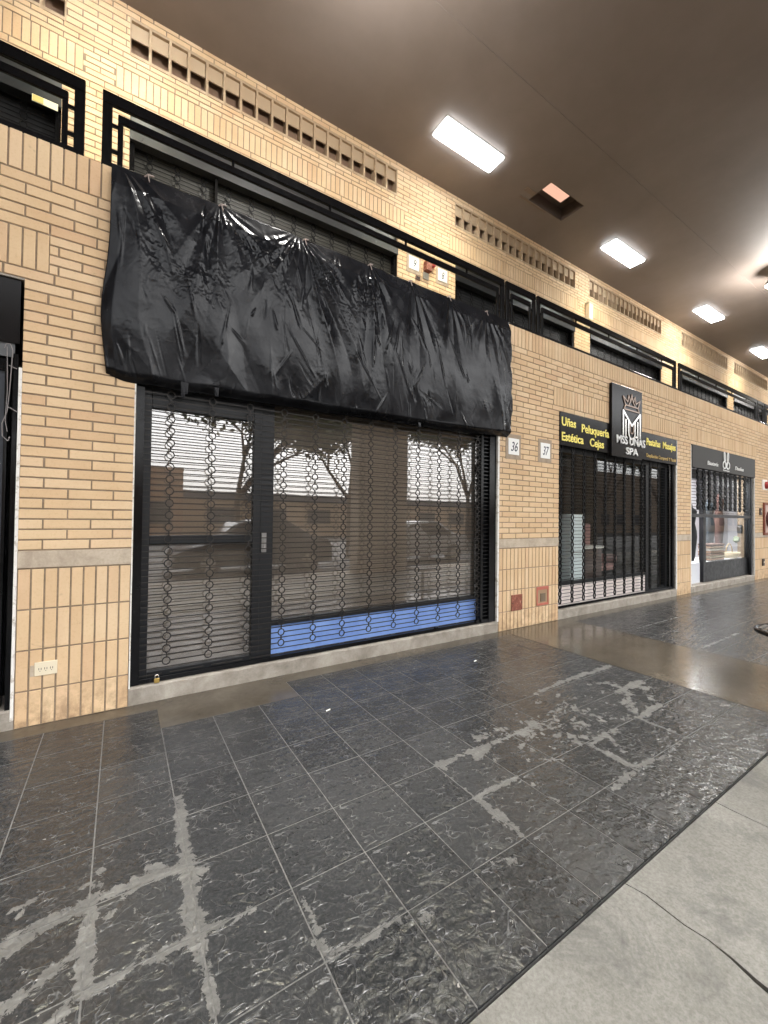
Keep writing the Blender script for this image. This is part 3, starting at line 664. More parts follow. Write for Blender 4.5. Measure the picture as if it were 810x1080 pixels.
m = MB(); m.bar((12.12, .36, .57), (12.12, .36, .95), .008, 6); m.lathe((12.12, .36, .57), [(0, .012), (.08, .01), (.09, 0)], 14); m.build('wire_stand', CHROME, hd)
cr = thing('wicker_basket', 'cream wicker basket with round handle low in the boutique window', 'basket', (11.5, .35, .57))
m = MB(); m.lathe((11.5, .38, .57), [(0, .01), (.15, 0), (.22, .14), (.21, .15), (.14, .02)], 20); m.build('basket_bowl', simple('wicker', (.62, .52, .36), .8), cr, smooth=True)
m = MB(); m.path([(11.5+.2*math.cos(a), .38, .70+.22*math.sin(a)) for a in [math.pi*i/10 for i in range(11)]], .012); m.build('handle', simple('wicker_handle', (.5, .38, .22), .8), cr)

for o_, dx in ((bt, .95), (bg_, 1.0), (hd, 1.15), (cr, 1.15)):
    o_.location.x += dx; o_.location.z -= .04
# --- far left shop door
ls = thing('shopfront', 'dark metal shop door and black fascia panel at the left edge', 'shop door', (-2, .1, .1))
m = MB(); m.box(-4.1, -.585, .02, .06, 2.52, 2.95); m.build('fascia_panel', SIGN, ls)
m = MB(); m.box(-.612, -.586, .01, .08, .13, 2.45); m.box(-.655, -.638, .03, .08, .14, 2.40); m.box(-4.1, -.64, .05, .09, 2.34, 2.42); m.build('frame', BLACK, ls, bevel=.003)
m = MB(); m.box(-4.1, -.64, .07, .11, .14, 2.34); m.build('door_leaf', DOORP, ls)
m = MB(); m.box(-4.3, -.45, .31, .33, 0, 3.1); m.build('added_backing', simple('sky_block_dark', (.02, .02, .022), .8), ls)  # added dark panel that keeps the sky out behind the door
m = MB(); m.box(-4.1, -.61, .035, .05, 2.43, 2.52); m.build('transom_strip', metalp('dull_aluminium', (.10, .105, .11), .4), ls)
wr = tag((lambda m: (m.path([(-.655, .0, 2.47), (-.645, -.005, 2.50), (-.625, -.01, 2.50), (-.612, -.012, 2.46), (-.622, -.012, 2.2), (-.632, -.012, 2.06), (-.655, -.012, 1.98), (-.652, -.012, 1.90), (-.625, -.012, 1.87), (-.615, -.012, 1.90)], .0025), m.path([(-.64, -.01, 2.48), (-.633, -.012, 2.2), (-.64, -.012, 2.0), (-.628, -.014, 1.93)], .002), m.path([(-.63, -.012, 2.36), (-.59, -.008, 2.345)], .003), m.path([(-.628, -.012, 2.09), (-.585, -.006, 2.065)], .003), m)[-1])(MB()).build('cable', simple('grey_cable', (.22, .20, .20), .5)), 'thin grey cable looped and dangling beside the left door frame', 'cable')

# ------------------------------------------------------------------ upper shutters
for i, (a_, b_) in enumerate(UO):
    names = ['above the left edge door', 'above the tarpaulin', 'above the spa', 'above the boutique', 'past the boutique', 'at the far end', 'beyond the right edge']
    cols = [a_+.2+.29*k for k in range(12)]
    t = thing('gallery_shopfront', 'dark shuttered gallery shopfront behind the railing '+names[i], 'shop window', (a_, YU, 3.2), 'dark gallery shopfronts')
    m = MB(); m.box(a_-.15, b_+.15, YU+.16, YU+.2, 3.0, 6.1); m.build('added_backing', simple('interior_dark_tone', [(.008, .008, .008), (.05, .047, .036), (.006, .007, .008), (.006, .007, .008), (.01, .01, .01), (.01, .01, .01), (.01, .01, .01)][i], .5), t)  # added dark panel standing in for dark interiors and blocking the sky
    m = MB(); m.box(a_, b_, YU-.02, YU+.1, 5.59, 5.70); m.build('shutter_box', FRAME if i != 1 else GREYF, t)
    for xa in (a_, b_-.05):
        m = MB(); m.box(xa, xa+.05, YU+.02, YU+.12, 3.2, 5.6); m.build('frame', BLACK, t)
    m = MB(); grille(m, a_+.05, b_-.05, 4.2, 5.59, YU+.1, cols, .1, .03, .04, .004, .007); m.build('grille_curtain', GRIDB, t)
    if i == 1:
        m = MB(); m.box(a_+.9, a_+.93, YU+.02, YU+.14, 3.2, 5.6); m.build('mullion', BLACK, t)
st = thing('sticker', 'small white and yellow notice behind the railing at upper left', 'notice', (-.72, 1.775, 5.53))
m = MB(); m.box(-.83, -.625, 1.774, 1.779, 5.535, 5.605); m.build('paper', simple('notice_white', (.7, .66, .45), .6), st)
m = MB(); m.box(-.825, -.74, 1.770, 1.774, 5.54, 5.60); m.build('yellow_field', simple('notice_yellow', (.55, .42, .12), .6), st)

# ------------------------------------------------------------------ gallery railing
def rail_section(x0, x1, label, left=True, rt=True):
    t = thing('railing', label, 'railing', (x0, .05, 3.92), 'black steel gallery railing panels')
    y0, y1 = .034, .066
    m = MB(); m.box(x0, x1, y0, y1, 4.405, 4.49); m.build('top_rail', BLACK, t, bevel=.006)
    m = MB(); m.box(x0+.095, x1-.095, y0+.004, y1-.004, 4.297, 4.358); m.build('inner_rail', BLACK, t, bevel=.006)
    m = MB(); m.box(x0, x1, y0-.02, y1+.06, 3.921, 3.962); m.build('bottom_rail', BLACK, t, bevel=.004)
    for xa in (x0, x1-.062):
        m = MB(); m.box(xa, xa+.062, y0+.002, y1-.002, 3.962, 4.405); m.build('post', BLACK, t, bevel=.005)
    for xa in (x0+.095, x1-.13):
        m = MB(); m.box(xa, xa+.035, y0+.006, y1-.006, 3.962, 4.297); m.build('inner_post', BLACK, t, bevel=.004)
    for xa in (x0+.062, x1-.095):
        for z in (4.06, 4.25):
            m = MB(); m.box(xa, xa+.033, y0+.008, y1-.008, z, z+.022); m.build('spacer', BLACK, t)
    for xa in np.arange(x0+.9, x1-.5, .9):
        m = MB(); m.box(xa, xa+.02, y0+.008, y1-.008, 4.358, 4.405); m.build('spacer', BLACK, t)
rail_section(-4.3, -.27, 'black steel railing panel at the far left above the cable')
rail_section(-.17, 4.09, 'long black steel railing panel above the black tarpaulin')
rail_section(4.13, 4.72, 'short black railing panel between two long ones above number 36')
rail_section(4.76, 8.93, 'long black railing panel above the spa sign')
rail_section(9.05, 13.36, 'long black railing panel above the boutique')
rail_section(13.40, 13.90, 'short black railing panel past the boutique')
rail_section(13.94, 18.1, 'black railing panel at the far right end')

# ------------------------------------------------------------------ plaques, boxes
def plaque(x, z, y, s, label, w_=.20, h_=.20, tw=.27, th=.30):
    t = thing('number_plaque', label, 'number plaque', (x, y, z))
    m = MB(); n = 20; rs = random.Random(int(x*100))
    pts = [(x-tw/2+rs.uniform(-.006, .006), z-th/2), (x+tw/2, z-th/2+rs.uniform(-.006, .006)), (x+tw/2+rs.uniform(-.006, .006), z+th/2), (x-tw/2, z+th/2)]
    m.poly(pts, y-.006, y+.001); m.build('mortar_bed', TROWEL, t)
    m = MB(); m.box(x-w_/2, x+w_/2, y-.014, y-.006, z-h_/2, z+h_/2); m.build('tile', PLATE, t, bevel=.003)
    text_mesh(s, .16, x, y-.016, z-.055, INK, 'numeral', t, ext=.001, shear=.35, width=.07*len(s) if len(s) > 1 else .06, bold=.001).location.x = 0
    o = t.children[-1] if False else None
for x, z, y, s_, lb in ((4.235, 2.345, 0, '36', 'white number 36 tile on the brick pier beside the tarpaulin'), (4.88, 2.355, 0, '37', 'white number 37 tile on the brick pier beside the spa'),
                        (3.94, 5.565, YU, '9', 'white number 9 tile on the gallery pier, left of the red box'), (4.55, 5.565, YU, '8', 'white number 8 tile on the gallery pier, right of the red box')):
    t = thing('number_plaque', lb, 'number plaque', (x, y, z))
    m = MB(); m.poly([(x-.145, z-.165), (x+.14, z-.16), (x+.145, z+.16), (x-.14, z+.155)], y-.006, y+.001); m.build('mortar_bed', TROWEL, t)
    m = MB(); m.box(x-.102, x+.102, y-.014, y-.006, z-.105, z+.105); m.build('tile', PLATE, t, bevel=.003)
    wd = .13 if len(s_) > 1 else .06
    text_mesh(s_, .17, x-wd/2, y-.015, z-.058, INK, 'numeral', t, ext=.001, shear=.3, width=wd, bold=.001)
t = thing('alarm_box', 'small rusty red alarm box between the gallery number tiles', 'alarm', (4.2, YU, 5.4))
m = MB(); m.box(4.14, 4.26, YU-.09, YU-.001, 5.50, 5.66); m.build('box_body', RUST, t, bevel=.006)
m = MB(); m.box(4.27, 4.36, YU-.06, YU-.001, 5.62, 5.70); m.build('red_lamp', RED, t, bevel=.01)
m = MB(); m.box(4.13, 4.24, YU-.02, YU-.001, 5.38, 5.49); m.build('base_plate', simple('plate_grey', (.35, .33, .27), .5), t)
t = thing('junction_box', 'tiny dark square socket under the gallery number 9', 'socket', (4.02, YU, 5.34)); m = MB(); m.box(3.98, 4.07, YU-.02, YU-.001, 5.32, 5.38); m.build('socket_plate', simple('brown_plastic', (.12, .06, .04), .5), t)
m = MB(); m.box(3.995, 4.05, YU-.023, YU-.02, 5.335, 5.365); m.build('slots', HOLE, t)
t = thing('junction_box', 'rusty red square cover plate low on the pier, left one', 'cover plate', (4.32, 0, .33))
m = MB(); m.box(4.215, 4.425, -.012, 0, .235, .44); m.build('cover', RUST, t, bevel=.006)
m = MB(); 
for dx in (-.085, .085): m.lathe((0, 0, 0), [(0, 0)], 3) if False else m.box(4.32+dx-.006, 4.32+dx+.006, -.016, -.012, .33, .342)
m.build('screw', HOLE, t)
t = thing('open_socket', 'red smeared open socket recess low on the pier, right one', 'socket', (4.84, 0, .36))
m = MB(); m.box(4.72, 4.74, -.010, 0, .25, .50); m.box(4.95, 4.97, -.010, 0, .25, .50); m.box(4.74, 4.95, -.010, 0, .46, .50); m.box(4.74, 4.95, -.010, 0, .25, .28); m.build('frame', metalp('faded_red', (.45, .14, .10), .7, wear=(.6, .4, .25), amt=.8), t)
m = MB(); m.box(4.74, 4.95, -.004, 0, .28, .46); m.build('recess', simple('socket_dust', (.33, .22, .13), .9), t)
m = MB(); m.box(4.80, 4.90, -.012, -.004, .30, .41); m.build('socket_core', metalp('old_steel', (.16, .12, .08), .6), t)
t = thing('power_socket', 'cream wall socket plate low on the left brick pier', 'socket', (-.405, 0, .372))
m = MB(); m.box(-.465, -.345, -.010, 0, .328, .418); m.build('face_plate', IVORY, t, bevel=.003)
m = MB()
for x in (-.435, -.405, -.375):
    for dx in (-.006, .006): m.box(x+dx-.0015, x+dx+.0015, -.0112, -.010, .366, .380)
    m.box(x-.002, x+.002, -.0112, -.010, .356, .360)
m.build('slots', HOLE, t)
m = MB(); m.box(-.487, -.467, -.004, .004, .328, .40); m.build('mortar_patch', BAND, t)
t = thing('wall_conduit', 'short cream conduit box on the upper wall above the railing', 'conduit', (8.86, YU, 6.05))
m = MB(); m.box(8.79, 8.95, YU-.10, YU-.001, 5.96, 6.33); m.build('conduit_body', IVORY, t, bevel=.01)
m = MB(); m.box(8.77, 8.97, YU-.11, YU, 6.33, 6.345); m.build('cap', IVORY, t)
t = thing('fire_alarm', 'round red fire bell on a white plate right of the boutique', 'fire alarm', (13.74, 0, 2.36))
m = MB(); m.box(13.55, 13.9, -.02, 0, 2.24, 2.5); m.build('back_plate', simple('plate_white', (.75, .7, .65), .5), t, bevel=.004)
m = MB(); m.lathe((0, 0, 0), [(0, .07), (.06, .065), (.09, .03), (.095, 0)], 20); m.v = [(13.78+x, -.02-z, 2.36+y) for x, y, z in m.v]; m.build('bell', RED, t, smooth=True)
t = thing('fire_hose_cabinet', 'red framed fire hose cabinet at the right edge of the photo', 'fire cabinet', (13.9, 0, 1.4))
m = MB(); m.box(13.62, 13.68, -.04, 0, 1.1, 1.92); m.box(14.3, 14.36, -.04, 0, 1.1, 1.92); m.box(13.68, 14.3, -.04, 0, 1.1, 1.16); m.box(13.68, 14.3, -.04, 0, 1.86, 1.92); m.build('frame', RUST, t, bevel=.004)
m = MB(); m.box(13.68, 14.3, -.02, 0, 1.16, 1.86); m.build('cabinet_back', simple('pale_pink', (.5, .36, .30), .5), t)
m = MB(); m.path([(13.98+.17*math.cos(a), -.04, 1.5+.17*math.sin(a)) for a in [i*math.pi/8 for i in range(16)]], .04, 8, True); m.build('hose', simple('hose_dark', (.10, .03, .03), .6), t)
for z, lb in ((1.69, 'small brown push button left of the fire cabinet'), (.42, 'small dark socket plate low on the wall under the fire cabinet')):
    t = thing('wall_box', lb, 'wall box', (13.45, 0, z)); x = 13.42 if z > 1 else 13.6; m = MB(); m.box(x-.06, x+.06, -.03, 0, z-.09, z+.08); m.build('casing', simple('brown_case', (.08, .055, .04), .5), t, bevel=.005); m = MB(); m.box(x-.02, x+.02, -.034, -.03, z-.02, z+.02); m.build('button', IVORY, t)

# ------------------------------------------------------------------ CEILING, lamps
CZ = 7.08
lamps = [(-4.7, .96), (-.17, .95), (4.35, .96), (8.85, .99), (13.36, 1.03), (17.85, 1.1), (22.3, 1.1)]
HX = (5.97, 6.92, .69, 1.15)
mb = MB(); hl = [(x-.575, x+.575, y-.15, y+.15) for x, y in lamps]+[HX]
for (a_, b_, c_, d_) in rects_minus(-14, 34, -.10, 1.95, hl): mb.quad([(a_, c_, CZ), (a_, d_, CZ), (b_, d_, CZ), (b_, c_, CZ)])
mb.quad([(-14, -.10, CZ), (34, -.10, CZ), (34, -.10, CZ+.008), (-14, -.10, CZ+.008)])
mb.box(-14, 34, -5.65, -.10, CZ+.008, CZ+.35); mb.box(-14, 34, -.10, 2.2, CZ+.30, CZ+.5)
tag(mb.build('ceiling', CEIL), kind='structure')
LWHITE = simple('lamp_reflector', (.8, .8, .8), .35); DIFF = simple('lamp_tube', (1, 1, 1), emit=(.93, .97, 1.0), es=14)
def make_lamp(x, y, label):
    t = thing('ceiling_lamp', label, 'ceiling lamp', (x, y, CZ), 'recessed fluorescent ceiling lamps')
    a, b, c_, d = x-.574, x+.574, y-.149, y+.149
    m = MB(); m.box(a, b, c_, c_+.006, CZ-.004, CZ+.10); m.box(a, b, d-.006, d, CZ-.004, CZ+.10); m.box(a, a+.006, c_, d, CZ-.004, CZ+.10); m.box(b-.006, b, c_, d, CZ-.004, CZ+.10); m.box(a, b, c_, d, CZ+.10, CZ+.11); m.build('housing', LWHITE, t)
    m = MB(); m.box(a-.03, b+.03, c_-.03, c_-.002, CZ-.008, CZ); m.box(a-.03, b+.03, d+.002, d+.03, CZ-.008, CZ); m.box(a-.03, a-.002, c_-.002, d+.002, CZ-.008, CZ); m.box(b+.002, b+.03, c_-.002, d+.002, CZ-.008, CZ); m.build('trim', simple('trim_grey', (.35, .33, .30), .5), t)
    m = MB(); m.box(a, b, c_, c_+.004, CZ-.04, CZ-.005); m.box(a, b, d-.004, d, CZ-.04, CZ-.005); m.box(a, a+.004, c_+.004, d-.004, CZ-.04, CZ-.005); m.box(b-.004, b, c_+.004, d-.004, CZ-.04, CZ-.005); m.build('added_glow_band', simple('added_glow', (1, 1, 1), emit=(.86, .93, 1.0), es=7), t)  # added emissive band that brightens the ceiling around the lamp
    for yy in (y-.07, y+.07):
        m = MB(); m.bar((a+.02, yy, CZ+.06), (b-.02, yy, CZ+.06), .019, 10); m.build('tube', DIFF, t)
    m = MB()
    for k in range(19): m.box(a+.05+k*.058, a+.052+k*.058, c_+.01, y-.004, CZ+.002, CZ+.034); m.box(a+.05+k*.058, a+.052+k*.058, y+.004, d-.01, CZ+.002, CZ+.034)
    m.box(a+.01, b-.01, y-.004, y+.004, CZ, CZ+.036); m.build('louvre', LWHITE, t)
    la = bpy.data.lights.new('lamp_light', 'AREA'); la.shape = 'RECTANGLE'; la.size = 1.1; la.size_y = .26; la.energy = LAMP_E; la.color = LAMP_C; la.spread = R(112)
    lo = link(bpy.data.objects.new('lamp_light', la)); lo.parent = t; lo.location = (0, 0, .045)
    return t
L0 = make_lamp(*lamps[2], 'lit louvred lamp nearest the viewer, above the tarpaulin')
lbs = {0: 'lit lamp out at the far left end of the ceiling', 1: 'lit lamp above the left brick pier, at the top left corner', 3: 'lit ceiling lamp just past the open ceiling hatch', 4: 'third lit ceiling lamp, beside the glare of the spotlight', 5: 'small distant lit lamp at the right edge', 6: 'farthest lit lamp beyond the right edge'}
for i, (x, y) in enumerate(lamps):
    if i == 2: continue
    c_ = L0.copy(); link(c_); c_.location = (x, y, CZ); c_['label'] = lbs[i]
    for ch_ in L0.children: q = ch_.copy(); link(q); q.parent = c_
# open hatch
t = thing('ceiling_hatch', 'open dark ceiling hatch with a pink glowing panel inside', 'ceiling hatch', (HX[0], HX[2], CZ))
m = MB(); a, b, c_, d = HX; m.box(a, a+.01, c_, d, CZ, CZ+.22); m.box(b-.01, b, c_, d, CZ, CZ+.22); m.box(a, b, c_, c_+.01, CZ, CZ+.22); m.box(a, b, d-.01, d, CZ, CZ+.22); m.box(a, b, c_, d, CZ+.22, CZ+.23)
m.build('shaft', simple('hatch_brown', (.09, .065, .05), .8), t)
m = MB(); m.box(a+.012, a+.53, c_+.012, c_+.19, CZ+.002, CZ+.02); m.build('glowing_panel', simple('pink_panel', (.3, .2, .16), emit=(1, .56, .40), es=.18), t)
m = MB(); m.box(a-.25, a-.02, c_+.28, c_+.36, CZ-.012, CZ+.001); m.box(a-.20, a+.5, d+.0, d+.03, CZ-.015, CZ); m.build('broken_trim', simple('trim_brown', (.22, .16, .12), .7), t)
# hanging spotlight at right edge
t = thing('spotlight', 'bright spotlight under the ceiling at the right edge', 'spotlight', (12.15, -.58, CZ), 'spotlights under the outer ceiling')
m = MB(); m.bar((12.2, -.58, CZ+.05), (12.2, -.58, CZ-.12), .02, 8); m.box(12.12, 12.28, -.62, -.54, CZ-.012, CZ+.008); m.build('bracket', BLACK, t)
m = MB(); m.lathe((12.2, -.58, CZ-.34), [(.17, 0), (.16, .04), (.09, .18), (.05, .22), (0, .22)], 20); m.build('lamp_shade', GREYF, t, smooth=True)
m = MB(); m.lathe((12.2, -.58, CZ-.37), [(0, -.03), (.1, -.015), (.155, .03)], 20); m.build('lens', simple('spot_glow', (1, 1, 1), emit=(1, .98, .93), es=60), t, smooth=True)
la = bpy.data.lights.new('spot_light', 'POINT'); la.energy = 42; la.shadow_soft_size = .12; la.color = (1, .97, .92); lo = link(bpy.data.objects.new('spot_light', la)); lo.parent = t; lo.location = (.05, 0, -.55)
for sx_, sy_, lb in ((1.7, -.8, 'bright spotlight hanging out over the near pavement, above the tarpaulin'), (22.4, -.58, 'bright spotlight at the far end of the arcade')):
    c_ = t.copy(); link(c_); c_.location = (sx_, sy_, CZ); c_['label'] = lb
    for ch_ in t.children: q = ch_.copy(); link(q); q.parent = c_

# ------------------------------------------------------------------ TARPAULIN
def vnoise(x, z, seed, fx, fz):
    rs = np.random.RandomState(seed); T = rs.rand(128, 128)
    u = x*fx+50; v = z*fz+50; iu = np.floor(u).astype(int); iv = np.floor(v).astype(int); fu = u-iu; fv = v-iv
    fu = fu*fu*(3-2*fu); fv = fv*fv*(3-2*fv); g_ = lambda a, b: T[a % 128, b % 128]
    return (g_(iu, iv)*(1-fu)*(1-fv)+g_(iu+1, iv)*fu*(1-fv)+g_(iu, iv+1)*(1-fu)*fv+g_(iu+1, iv+1)*fu*fv)*2-1
def ridged(x, z, seed, f, oct=3):
    s = 0; a = 1
    for o_ in range(oct): s = s+a*(1-2*np.abs(vnoise(x+.11*o_, z, seed+o_, f*1.9**o_, f*1.9**o_))); a *= .5
    return s
NX, NZ = 700, 270
X, V = np.meshgrid(np.linspace(0, 1, NX), np.linspace(0, 1, NZ))
zb = 2.375+.075*X**2; zt = 3.935
xw = -.105+4.195*X; zw = zb+(zt-zb)*V
wx = xw+.05*vnoise(xw, zw, 3, 2.2, 1.4); wz = zw+.05*vnoise(xw, zw, 4, 2.2, 1.4)
D = .022*vnoise(wx, wz, 11, 1.3, .7)+.008*vnoise(wx+.2*wz, wz, 12, 4.5, 1.3)
def tent(t): return 1-4*np.abs((t % 1)-.5)*(1-.35*np.abs((t % 1)-.5))
# folds fanning down from the tied points
for (px, n_f, A, ph, spread) in ((-.06, 5, .030, .1, .55), (.64, 6, .026, .4, .42), (1.36, 7, .034, .15, .50), (2.05, 6, .024, .7, .42), (2.55, 7, .016, .3, .40), (3.1, 6, .014, .6, .40), (3.7, 6, .016, .2, .42)):
    dx = wx-px; dz = 3.97-wz; rr_ = np.hypot(dx, dz); th = np.arctan2(dx, dz)
    wgt = np.exp(-(dx/(spread*(.35+.6*dz)))**2)*np.clip(rr_/.25, 0, 1)*np.exp(-(rr_/1.5)**2)
    D += wgt*A*(.55+.45*vnoise(th*2+px, rr_, 91, 1.5, 1.2))*tent(th*n_f/1.9+ph+.45*vnoise(th*1.3+px, rr_*0, 95, 1.2, 1)+.22*vnoise(wx, wz, 93, 3, 1.5))
# fans rising from the lower corner and hem
for (px, pz, n_f, A, ph) in ((.30, 2.22, 3, .010, .2), (1.05, 2.2, 3, .014, .5), (3.9, 2.2, 4, .006, .4)):
    dx = wx-px; dz = wz-pz; rr_ = np.hypot(dx, dz); th = np.arctan2(dx, dz)
    D += np.exp(-(rr_/.55)**2)*np.clip(rr_/.15, 0, 1)*A*tent(th*n_f/2.2+ph)
def rid(x, z, seed, fx, fz): return 1-np.abs(vnoise(x, z, seed, fx, fz))*2
right_ = np.clip((xw-2.1)/.7, 0, 1)
cr_ = np.clip(1.15*np.exp(-((xw-1.6)/.62)**2-((zw-3.62)/.26)**2)+.9*np.exp(-((xw-.80)/.22)**2-((zw-3.68)/.22)**2)+.45*np.exp(-((xw-.5)/.3)**2-((zw-3.22)/.14)**2)+.6*np.exp(-((xw-.12)/.08)**2-((zw-3.5)/.35)**2), 0, 1.2)
cr_ = cr_*np.clip(.55+1.3*vnoise(xw, zw, 77, 4.5, 2.5), 0, 1.2)+.05
wx2 = wx+.008*vnoise(xw, zw, 71, 8, 8); wz2 = wz
D += cr_*(.010*rid(wx2+.2*wz2, wz2, 31, 11, 4.5)+.006*rid(wx2+.5*wz2, wz2, 41, 21, 11)+.003*rid(wx2-.4*wz2, wz2, 43, 42, 30))
D += (.12+.88*right_)*(.0022*rid(wx2+.20*wz, wz2, 81, 7, .8)+.0012*rid(wx2+.26*wz, wz2, 82, 17, 1.8))*np.clip(.6+1.2*vnoise(xw, zw, 85, 2.5, 1.2), 0, 1.3)
rs_ = random.Random(5)
for i in range(150):
    x = rs_.uniform(-.1, 4.1); z = rs_.uniform(2.45, 3.95); L = rs_.uniform(.08, .55); th = rs_.gauss(.12, .30); wd = rs_.uniform(.006, .022); am = rs_.uniform(.12, .30)*wd*rs_.choice((-1, 1, 1))
    dx, dz = math.sin(th)*L, -math.cos(th)*L
    m_ = (np.abs(xw-x-dx/2) < abs(dx)/2+.08) & (np.abs(zw-z-dz/2) < abs(dz)/2+.08)
    if not m_.any(): continue
    xx, zz = xw[m_], zw[m_]; tt = np.clip(((xx-x)*dx+(zz-z)*dz)/L**2, 0, 1)
    d = np.hypot(xx-x-tt*dx, zz-z-tt*dz); D[m_] += am*2.2*np.clip(1-d/(wd*(.4+tt)), 0, 1)*np.sin(np.pi*np.clip(tt, .04, .96))
pin = np.clip((1-V)/.10, 0, 1)**1.0*np.clip(.25+V/.05, 0, 1)
bul = .022+.045*np.sin(np.pi*np.clip((1-V)*.62, 0, 1))*np.clip(X/.02+.3, 0, 1)
Yt = -(.02+pin*(bul+D))+.03*np.exp(-(V/.02)**2)
xw = xw-.045*np.clip(1-X/.06, 0, 1)*np.exp(-((zw-2.85)/.35)**2)+.018*np.clip(1-(1-X)/.02, 0, 1)*vnoise(xw*0, zw, 61, 1, 9)
zw = zw+.03*np.exp(-(X/.018)**2)*np.exp(-(V/.05)**2)+.005*vnoise(xw, zw*0, 66, 9, 1)*np.exp(-(V/.05)**2)+.010*vnoise(xw, zw*0, 67, 5, 1)*np.exp(-((1-V)/.05)**2)
vv = np.stack([xw.ravel(), Yt.ravel(), zw.ravel()], 1); idx = np.arange(NX*NZ).reshape(NZ, NX)
fs = np.stack([idx[:-1, :-1].ravel(), idx[:-1, 1:].ravel(), idx[1:, 1:].ravel(), idx[1:, :-1].ravel()], 1)
tp = thing('tarpaulin', 'crumpled glossy black plastic sheet hung over the shop sign', 'tarpaulin', (0, 0, 2.4))
me = bpy.data.meshes.new('plastic_sheet'); me.from_pydata([(a, b, c_-2.4) for a, b, c_ in vv.tolist()], [], fs.tolist()); me.polygons.foreach_set('use_smooth', [True]*len(me.polygons))
PLAS = mat('black_plastic', (.004, .0045, .0055), .24, spec=.16); g = G(PLAS); c = g.coord()
n1 = g.noise(c, 3.5, 5, .6); g.rough(g.rng(n1, .35, .65, .13, .30))
dn = g.noise(g.mapping(c, (1, 1, .22), rot=(0, .15, 0)), 22, 5, .7, 1.0)
g.base(g.mix(g.rng(dn, .67, .74, 0, .45), g.ramp(n1, [(.3, (.005, .0055, .007)), (.7, (.012, .0125, .015))]), (.12, .12, .12)))
vo = g.n.new('ShaderNodeTexVoronoi'); vo.inputs['Scale'].default_value = 16; vo.feature = 'F1'
g.l.new(g.mapping(g.noise(c, 5, 3, .6, out='Color'), (.16, .16, .16)), vo.inputs['Vector'])
vw = g.n.new('ShaderNodeVectorMath'); vw.operation = 'ADD'; g.l.new(g.mapping(c, (1, 1, .6)), vw.inputs[0]); g.l.new(g.mapping(g.noise(c, 6, 3, .6, out='Color'), (.12, .12, .12)), vw.inputs[1]); g.l.new(vw.outputs[0], vo.inputs['Vector'])
fac_ = g.math('MULTIPLY', vo.outputs['Distance'], g.rng(g.noise(c, 1.6, 3), .45, .65, .1, 1))
g.bump(g.math('ADD', fac_, g.math('MULTIPLY', g.noise(c, 24, 2, .5), .10)), .16, .010)
me.materials.append(PLAS); o = link(bpy.data.objects.new('plastic_sheet', me)); o.parent = tp
sm_ = o.modifiers.new('thick', 'SOLIDIFY'); sm_.thickness = .0012
m = MB()
for x, z in ((.12, 3.93), (.64, 3.93), (1.36, 3.92), (2.05, 3.93), (2.55, 3.93), (3.1, 3.93), (3.7, 3.93)):
    m.path([(x-.03, -.012, z-.01), (x, -.03, z+.015), (x+.04, -.012, z+.03)], .006); m.path([(x, -.03, z+.015), (x+.01, -.05, z-.05)], .004)
m.build('tie_strings', simple('grey_twine', (.30, .24, .22), .8), tp)
m = MB()
for x, l in ((.36, .10), (.38, .07), (.60, .05), (2.62, .03)):
    m.quad([(x, -.10, 2.42), (x+.035, -.10, 2.42), (x+.03, -.105, 2.40-l), (x+.004, -.10, 2.40-l)])
m.build('torn_strip', PLAS, tp)

# ------------------------------------------------------------------ bench at right edge
t = thing('round_table', 'black slatted round metal table cut off by the right edge', 'table', (5.15, -2.22, 0))
bx, by, bz = 4.98, -2.545, .44
m = MB(); pts = [(bx+.34*math.cos(a), by+.34*math.sin(a), bz) for a in [2*math.pi*i/28 for i in range(28)]]; m.path(pts, .018, 8, True); m.build('rim', BLACK, t)
m = MB()
for k in range(-6, 7):
    yy = k*.05; hw = math.sqrt(max(.32**2-yy*yy, 0)); m.box(bx-hw, bx+hw, by+yy-.017, by+yy+.017, bz-.004, bz+.014)
m.build('slats', metalp('bench_paint', (.05, .045, .042), .3), t, bevel=.004)
m = MB(); m.bar((bx, by, 0), (bx, by, bz-.01), .03, 12); m.lathe((bx, by, 0), [(.20, 0), (.20, .012), (.03, .04)], 20); m.build('pedestal', BLACK, t)
# tiny litter
for i, (x, y, lb) in enumerate(((1.27, -.82, 'tiny white paper scrap on the dark tiles below the blue strip'), (2.95, -.62, 'tiny white scrap on the tiles near the sill'))):
    m = MB(); m.quad([(x, y, .004), (x+.035, y+.005, .006), (x+.04, y+.018, .009), (x+.004, y+.014, .005)]); tag(m.build('paper_scrap', WLET), lb, 'litter')

